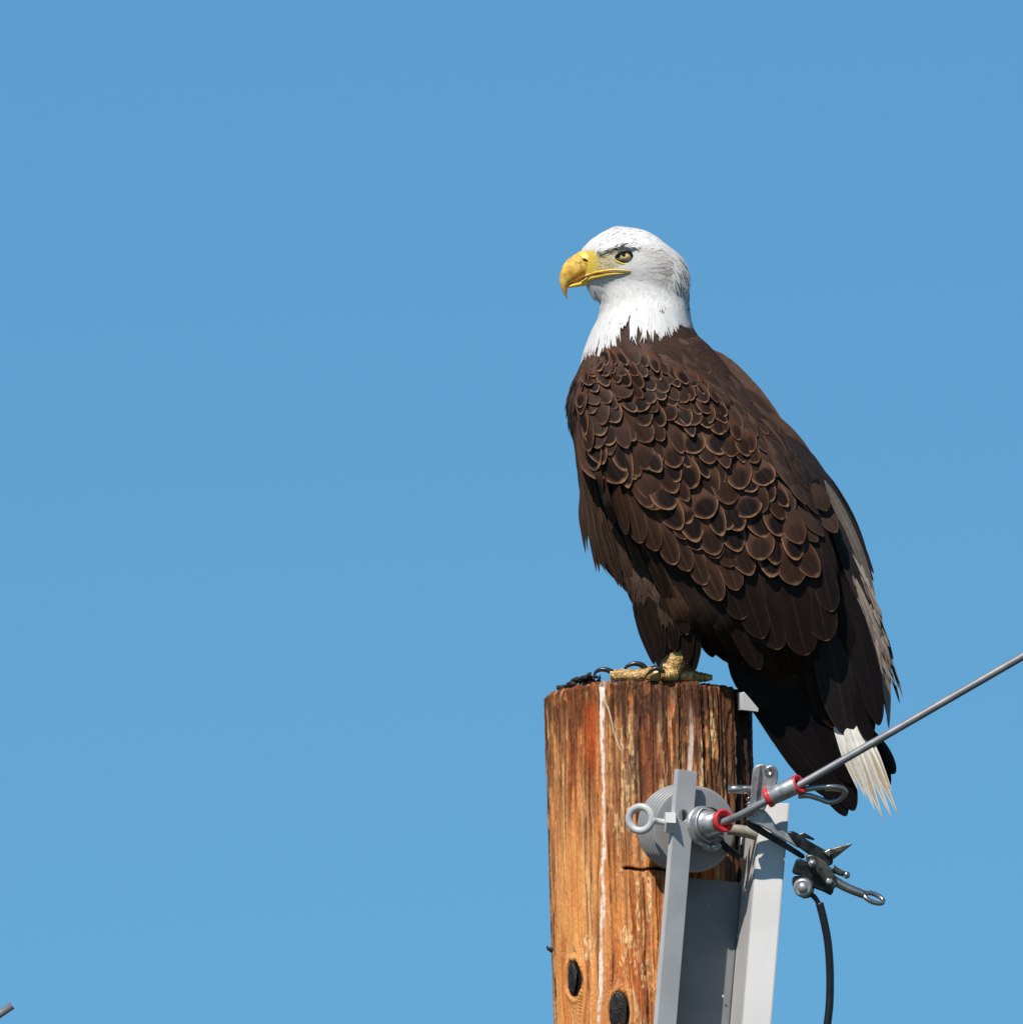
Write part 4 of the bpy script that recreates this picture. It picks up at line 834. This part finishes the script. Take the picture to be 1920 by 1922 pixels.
bar('side_wall', [(1405, -182), (1411, -190), (1434, -64), (1427, -60)], 1512, 2600, M_white, 1)
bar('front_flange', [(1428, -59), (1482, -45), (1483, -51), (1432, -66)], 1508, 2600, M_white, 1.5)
for sx, sy, sw, r_ in ((1384, 1757, -176, 2.4), (1357, 1871, -174, 3.2), (1408, 1752, -150, 2.6), (1411, 1764, -140, 3.0), (1330, 1700, -172, 1.6)):
    part('paint_fleck', *ball((sx, sy, bw(sy)+sw+2), (r_*.6, r_, 1.2), 10, 8), M_white, brk)
# bolt hole cut through the front flange
Vh, Fh = lathe((1285+bx(1531)-28, 1531, bw(1531)-14-60), (.42, 0, .9), [(0, 0), (0, 11.5), (110, 11.5), (110, 0)], 28)
cut = part('cutter', Vh, Fh, M_grey, brk)
bo = fl.modifiers.new('hole', 'BOOLEAN'); bo.object = cut; bo.operation = 'DIFFERENCE'; bo.solver = 'EXACT'
dg = bpy.context.evaluated_depsgraph_get(); nm = bpy.data.meshes.new_from_object(fl.evaluated_get(dg)); fl.modifiers.clear(); fl.data = nm
bpy.data.objects.remove(cut)

# ------------------------------------------------------------------ polymer insulator behind the flange
IX, IY, IW = 1303, 1557, 352
ins = thing('insulator', 'grey ribbed disc insulator between the pole and the bracket', 'insulator', P(IX, IY, IW))
axi = np.array([.30, .03, .95]); axi /= np.linalg.norm(axi)
for k in range(6):
    c = np.array([IX, IY, IW]) - axi*(k*19)
    part('shed', *lathe(c, axi, [(-15, 0), (-15, 30), (-11, 45), (-7, 76), (-5, 80), (-2, 81.5), (0, 80), (1, 76), (2, 40), (2, 0)], 64), M_poly, ins)
part('core', *lathe(np.array([IX, IY, IW])-axi*118, axi, [(0, 0), (0, 40), (112, 40), (112, 0)], 32), M_poly, ins)

# ------------------------------------------------------------------ eye nut on the bracket
en = thing('eye_nut', 'pale grey eye nut with round ring left of the bracket flange', 'eye nut', P(1255, 1545, 392))
ringp = [(1202+21.5*math.cos(a), 1537.5+22.5*math.sin(a), 420+8*math.cos(a)) for a in np.linspace(0, 2*np.pi, 24, endpoint=False)]
part('ring', *tube(ringp, 7.2, n=64, seg=16, closed=True), M_grey, en)
part('shank', *tube([(1224, 1540, 428), (1234, 1542, 424), (1252, 1545, 420)], [8.5, 6, 6.5], seg=14), M_grey, en)
hx = part('hex_nut', *lathe((1247, 1544, 420), (1, .06, -.12), [(0, 0), (0, 20), (2, 22.5), (19, 22.5), (19, 0)], 6), M_grey, en)
hx.data.polygons.foreach_set('use_smooth', [False]*len(hx.data.polygons))

# ------------------------------------------------------------------ metal wire coupling with a red collar beside the flange
cp = thing('wire_coupling', 'shiny metal coupling with bright red collar beside the ribbed insulator', 'coupling', P(1345, 1545, 385))
cax = np.array([.62, -.12, .78])
part('hub', *lathe((1312, 1552, 372), cax, [(0, 0), (0, 34), (6, 38), (14, 38), (17, 32), (17, 0)], 24), M_galv, cp)
part('barrel', *lathe((1322, 1549, 384), cax, [(0, 0), (0, 30), (5, 32), (8, 28), (16, 28), (18, 24), (24, 24), (27, 21), (44, 20), (44, 0)], 24), M_galv, cp)
part('band', *lathe((1328, 1548, 391), cax, [(0, 32), (1, 34), (7, 34), (8, 32)], 28), M_galv, cp)
part('collar', *lathe((1357, 1541.5, 424), cax, [(-8, 14), (-8, 20), (4, 22), (5.5, 21), (5.5, 18), (3, 14), (0, 10), (-4, 9), (-8, 14)], 36), M_red, cp)
part('lug', *ball((1322, 1526, 392), (10, 7, 8), 14, 10), M_galv, cp)
part('lug', *ball((1352, 1566, 402), (8, 6, 8), 14, 10), M_steel, cp)
part('bolt_tip', *lathe((1340, 1586, 382), (.1, .3, .9), [(0, 0), (0, 7), (14, 7), (18, 5), (19, 0)], 14), M_steel, cp)
part('clamp_leg', *tube([(1316, 1572, 380), (1324, 1588, 384), (1340, 1592, 384), (1352, 1586, 388)], [9, 8, 7, 5], seg=10), M_galv, cp)

# ------------------------------------------------------------------ the wire
CW = 472.0
wire = thing('overhead_wire', 'long straight grey metal wire rising to the right edge', 'wire', P(1500, 1474, CW))
part('conductor', *tube([(1352, 1546, 420), (1372, 1538, 434), (1394, 1528, 452), (1440, 1503, CW-2), (1502, 1473, CW), (1920, 1232, CW+10), (2600, 841, CW+30), (6000, -1115, CW+100)], [7.2, 7.2, 7.2, 7.2, 7.3, 7.3, 7.3, 7.3], n=90, seg=16), M_wire, wire)
slv = thing('wire_sleeve', 'short grey metal sleeve with two red end rings on the wire', 'sleeve', P(1470, 1490, CW))
sax = np.array([.90, -.42, .12])
part('tube', *lathe((1440, 1499, CW-4), sax, [(0, 7.5), (0, 16), (4, 17), (56, 17.5), (60, 17.5), (62, 7.5)], 28), M_galv, slv)
part('end_ring', *lathe((1440, 1499, CW-4), sax, [(-2, 7.5), (-2, 17.5), (0, 19), (7, 19), (7, 17.2)], 28), M_red, slv)
part('end_ring', *lathe((1497, 1472.5+.5, CW+3), sax+np.array([0, 0, .45]), [(-4, 7.6), (-4, 16), (-2, 18.5), (5, 18.5), (6, 17), (5, 13), (0, 9)], 32), M_red, slv)

# ------------------------------------------------------------------ dead-end clamp on the wire
dc = thing('wire_clamp', 'dull silver cast wire clamp hanging right of the pole below the sleeve', 'clamp', P(1425, 1520, 405))
CL = 450
poly_part('cast_plate', [(x, y, CL+(1500-y)*.1) for x, y in [(1413, 1442), (1421, 1435), (1433, 1434), (1440, 1437), (1451, 1436), (1459, 1444), (1461, 1458), (1455, 1482), (1443, 1500), (1436, 1520), (1416, 1541), (1400, 1536), (1398, 1522), (1408, 1505), (1410, 1470)]], 20, M_galv, dc, 4)
poly_part('rib', [(x, y, CL+9+(1500-y)*.1) for x, y in [(1414, 1444), (1422, 1436), (1428, 1438), (1424, 1470), (1420, 1508), (1424, 1530), (1412, 1536), (1408, 1512), (1411, 1470)]], 10, M_galv, dc, 3)
part('bolt', *lathe((1443, 1448, CL+4), (.05, .05, 1), [(0, 0), (0, 9), (3, 9), (4, 7.5), (4, 5), (2, 5), (2, 0)], 20), M_steel, dc)
poly_part('jaw', [(x, y, CL+4) for x, y in [(1412, 1520), (1432, 1518), (1446, 1533), (1458, 1552), (1480, 1566), (1508, 1588), (1500, 1594), (1466, 1574), (1430, 1552), (1404, 1542)]], 18, M_galv, dc, 4)
poly_part('lower_jaw', [(x, y, CL-16) for x, y in [(1398, 1538), (1412, 1540), (1440, 1560), (1476, 1582), (1512, 1606), (1506, 1614), (1470, 1592), (1432, 1570), (1402, 1552)]], 16, M_brown, dc, 3.5)
part('screw_rod', *tube([(1366, 1482, CL-12), (1380, 1482, CL-12), (1414, 1482, CL-10)], [8, 8.2, 8.2], seg=18, smooth_path=False), M_steel, dc)
part('spring', *tube([(1404+3*math.cos(a), 1496+a*1.55, CL-8+3*math.sin(a)) for a in np.linspace(0, 25, 90)], 1.6, smooth_path=False, seg=6), M_steel, dc)
part('eye_loop', *tube([(1500, 1484, CL+8), (1530, 1479, CL+10), (1562, 1477, CL+12), (1582, 1481, CL+8), (1586, 1490, CL+2), (1574, 1502, CL-4), (1556, 1506, CL-6), (1538, 1500, CL-4), (1518, 1494, CL), (1498, 1494, CL)], [6, 5.5, 5.2, 5, 5, 5, 5, 5, 5.5, 6], n=60, seg=12), M_steel, dc)
part('eye_web', *tube([(1548, 1484, CL+8), (1562, 1483, CL+9), (1580, 1486, CL+6)], [2, 3, 2], seg=8), M_steel, dc)
fb = thing('grey_strut', 'weathered grey fibre strut passing behind the red collar to the bracket', 'strut', P(1400, 1565, 360))
part('strut_tube', *tube([(1366, 1558, 370), (1392, 1560, 366), (1432, 1572, 352)], [9, 11, 10], seg=16), M_weath, fb)
part('end_plug', *lathe((1426, 1570, 354), (.94, .28, -.2), [(0, 0), (0, 8), (12, 8), (12, 0)], 14), M_weath, fb)
ub = thing('u_bolt', 'dark metal u bolt behind the red collar at the bracket', 'bolt', P(1380, 1600, 340))
part('rod', *tube([(1352, 1582, 372), (1372, 1598, 364), (1388, 1606, 350), (1392, 1580, 330), (1394, 1560, 322)], [7, 7, 6.5, 6, 6], seg=12), M_brown, ub)

# ------------------------------------------------------------------ hot line clamp at the end of the jaws
hc = thing('hot_line_clamp', 'blackened bronze line clamp with finned jaw above the black cable', 'clamp', P(1535, 1640, 420))
HC = 456
poly_part('upper_bar', [(x, y, HC) for x, y in [(1476, 1562), (1490, 1560), (1520, 1580), (1552, 1598), (1564, 1612), (1562, 1624), (1548, 1626), (1520, 1606), (1494, 1588), (1486, 1578)]], 16, M_brown, hc, 4)
poly_part('leaf', [(x, y, HC-6) for x, y in [(1488, 1566), (1500, 1566), (1508, 1563), (1516, 1567), (1529, 1575), (1527, 1578), (1512, 1574), (1498, 1576)]], 6, M_brown, hc, 1.5)
poly_part('fin', [(1541, 1600, HC+2), (1550, 1595, HC+4), (1558, 1594, HC+4), (1597, 1583, HC+10), (1599, 1586, HC+10), (1565, 1613, HC+4), (1556, 1610, HC+4)], 7, M_bronze, hc, 2)
poly_part('fin_rib', [(1546, 1600, HC+8), (1556, 1595, HC+8), (1560, 1602, HC+8), (1556, 1608, HC+8)], 6, M_steel, hc, 1.5)
poly_part('body_block', [(x, y, HC+2) for x, y in [(1512, 1606), (1526, 1603), (1548, 1616), (1560, 1630), (1570, 1648), (1572, 1662), (1562, 1672), (1545, 1656), (1530, 1640), (1514, 1622)]], 26, M_bronze, hc, 5)
poly_part('back_block', [(x, y, HC-12) for x, y in [(1496, 1611), (1512, 1616), (1536, 1642), (1566, 1668), (1560, 1682), (1544, 1674), (1528, 1668), (1514, 1648), (1486, 1640), (1490, 1624)]], 26, M_brown, hc, 5)
part('bolt_head', *lathe((1509, 1666, HC-22), (-.12, .05, 1), [(0, 0), (0, 18), (10, 19), (20, 18), (24, 15), (24, 12), (22, 10), (24, 9), (30, 8), (30, 0)], 24), M_galv, hc)
part('nut', *lathe((1524, 1622, HC+2), (.1, -.2, 1), [(0, 0), (0, 8), (6, 8), (7, 4.5), (11, 4), (11, 0)], 6), M_galv, hc)
part('nut', *lathe((1556, 1655, HC+2), (.1, -.2, 1), [(0, 0), (0, 7), (5, 7), (6, 4), (6, 0)], 6), M_galv, hc)
poly_part('cheek', [(x, y, HC+7) for x, y in [(1520, 1618), (1534, 1614), (1552, 1634), (1564, 1656), (1556, 1664), (1536, 1642)]], 8, M_bronze, hc, 3)
poly_part('bolt_ear', [(x, y, HC-20) for x, y in [(1488, 1646), (1500, 1644), (1520, 1650), (1530, 1664), (1524, 1684), (1508, 1688), (1492, 1676), (1486, 1658)]], 14, M_brown, hc, 4)
part('screw_rod', *tube([(1556, 1648, HC-14), (1588, 1666, HC-10), (1622, 1680, HC-8)], [9, 8.5, 8], seg=14), M_steel, hc)
lp = [(1640+18.5*math.cos(a)*.93-7.5*math.sin(a)*.37, 1686.5+18.5*math.cos(a)*.37+7.5*math.sin(a)*.93, HC-6+8*math.sin(a)) for a in np.linspace(0, 2*np.pi, 20, endpoint=False)]
part('eye_loop', *tube(lp, 4.6, n=54, seg=12, closed=True), M_steel, hc)
part('pin', *tube([(1562, 1630, HC-6), (1576, 1638, HC-6), (1588, 1642, HC-6)], [7, 6, 5], seg=12), M_bronze, hc)
part('pin_head', *ball((1589, 1643, HC-6), 7, 14, 10), M_steel, hc)

# ------------------------------------------------------------------ cables
cb = thing('black_cable', 'black rubber cable hanging down from the bronze clamp', 'cable', P(1540, 1700, 410))
part('sheath', *tube([(1538, 1696, 436), (1547, 1732, 438), (1555, 1780, 440), (1558, 1850, 444), (1553, 1922, 450), (1530, 2050, 455), (1480, 2250, 480)], [7.5, 7.5, 7.5, 7.5, 7.5, 7.5, 7.5], n=70, seg=14), M_rubber, cb)
part('inner_core', *tube([(1520, 1678, 434), (1528, 1684, 434), (1535, 1694, 435), (1540, 1704, 436)], [5, 5, 4.6, 4.6], seg=12), M_rubber, cb)
st = thing('wire_end', 'blunt end of a grey wire at the lower left corner', 'wire', P(0, 1905, 150))
part('conductor', *tube([(23, 1888, 150), (-30, 1924, 150), (-800, 2440, 150)], [7.5, 7.5, 7.5], seg=14, smooth_path=False), M_wire, st)
pl = thing('white_plate', 'small white plate on the right side of the pole under the tail', 'plate', P(1404, 1320, 40))
poly_part('plate', [(1388, 1301, 140), (1397, 1299, 140), (1410, 1314, 138), (1424, 1331, 136), (1423, 1337, 136), (1390, 1333, 140)], 62, M_white, pl, 2, (-.12, 0, -1))
print('coverts', count, 'objects', len(bpy.data.objects))
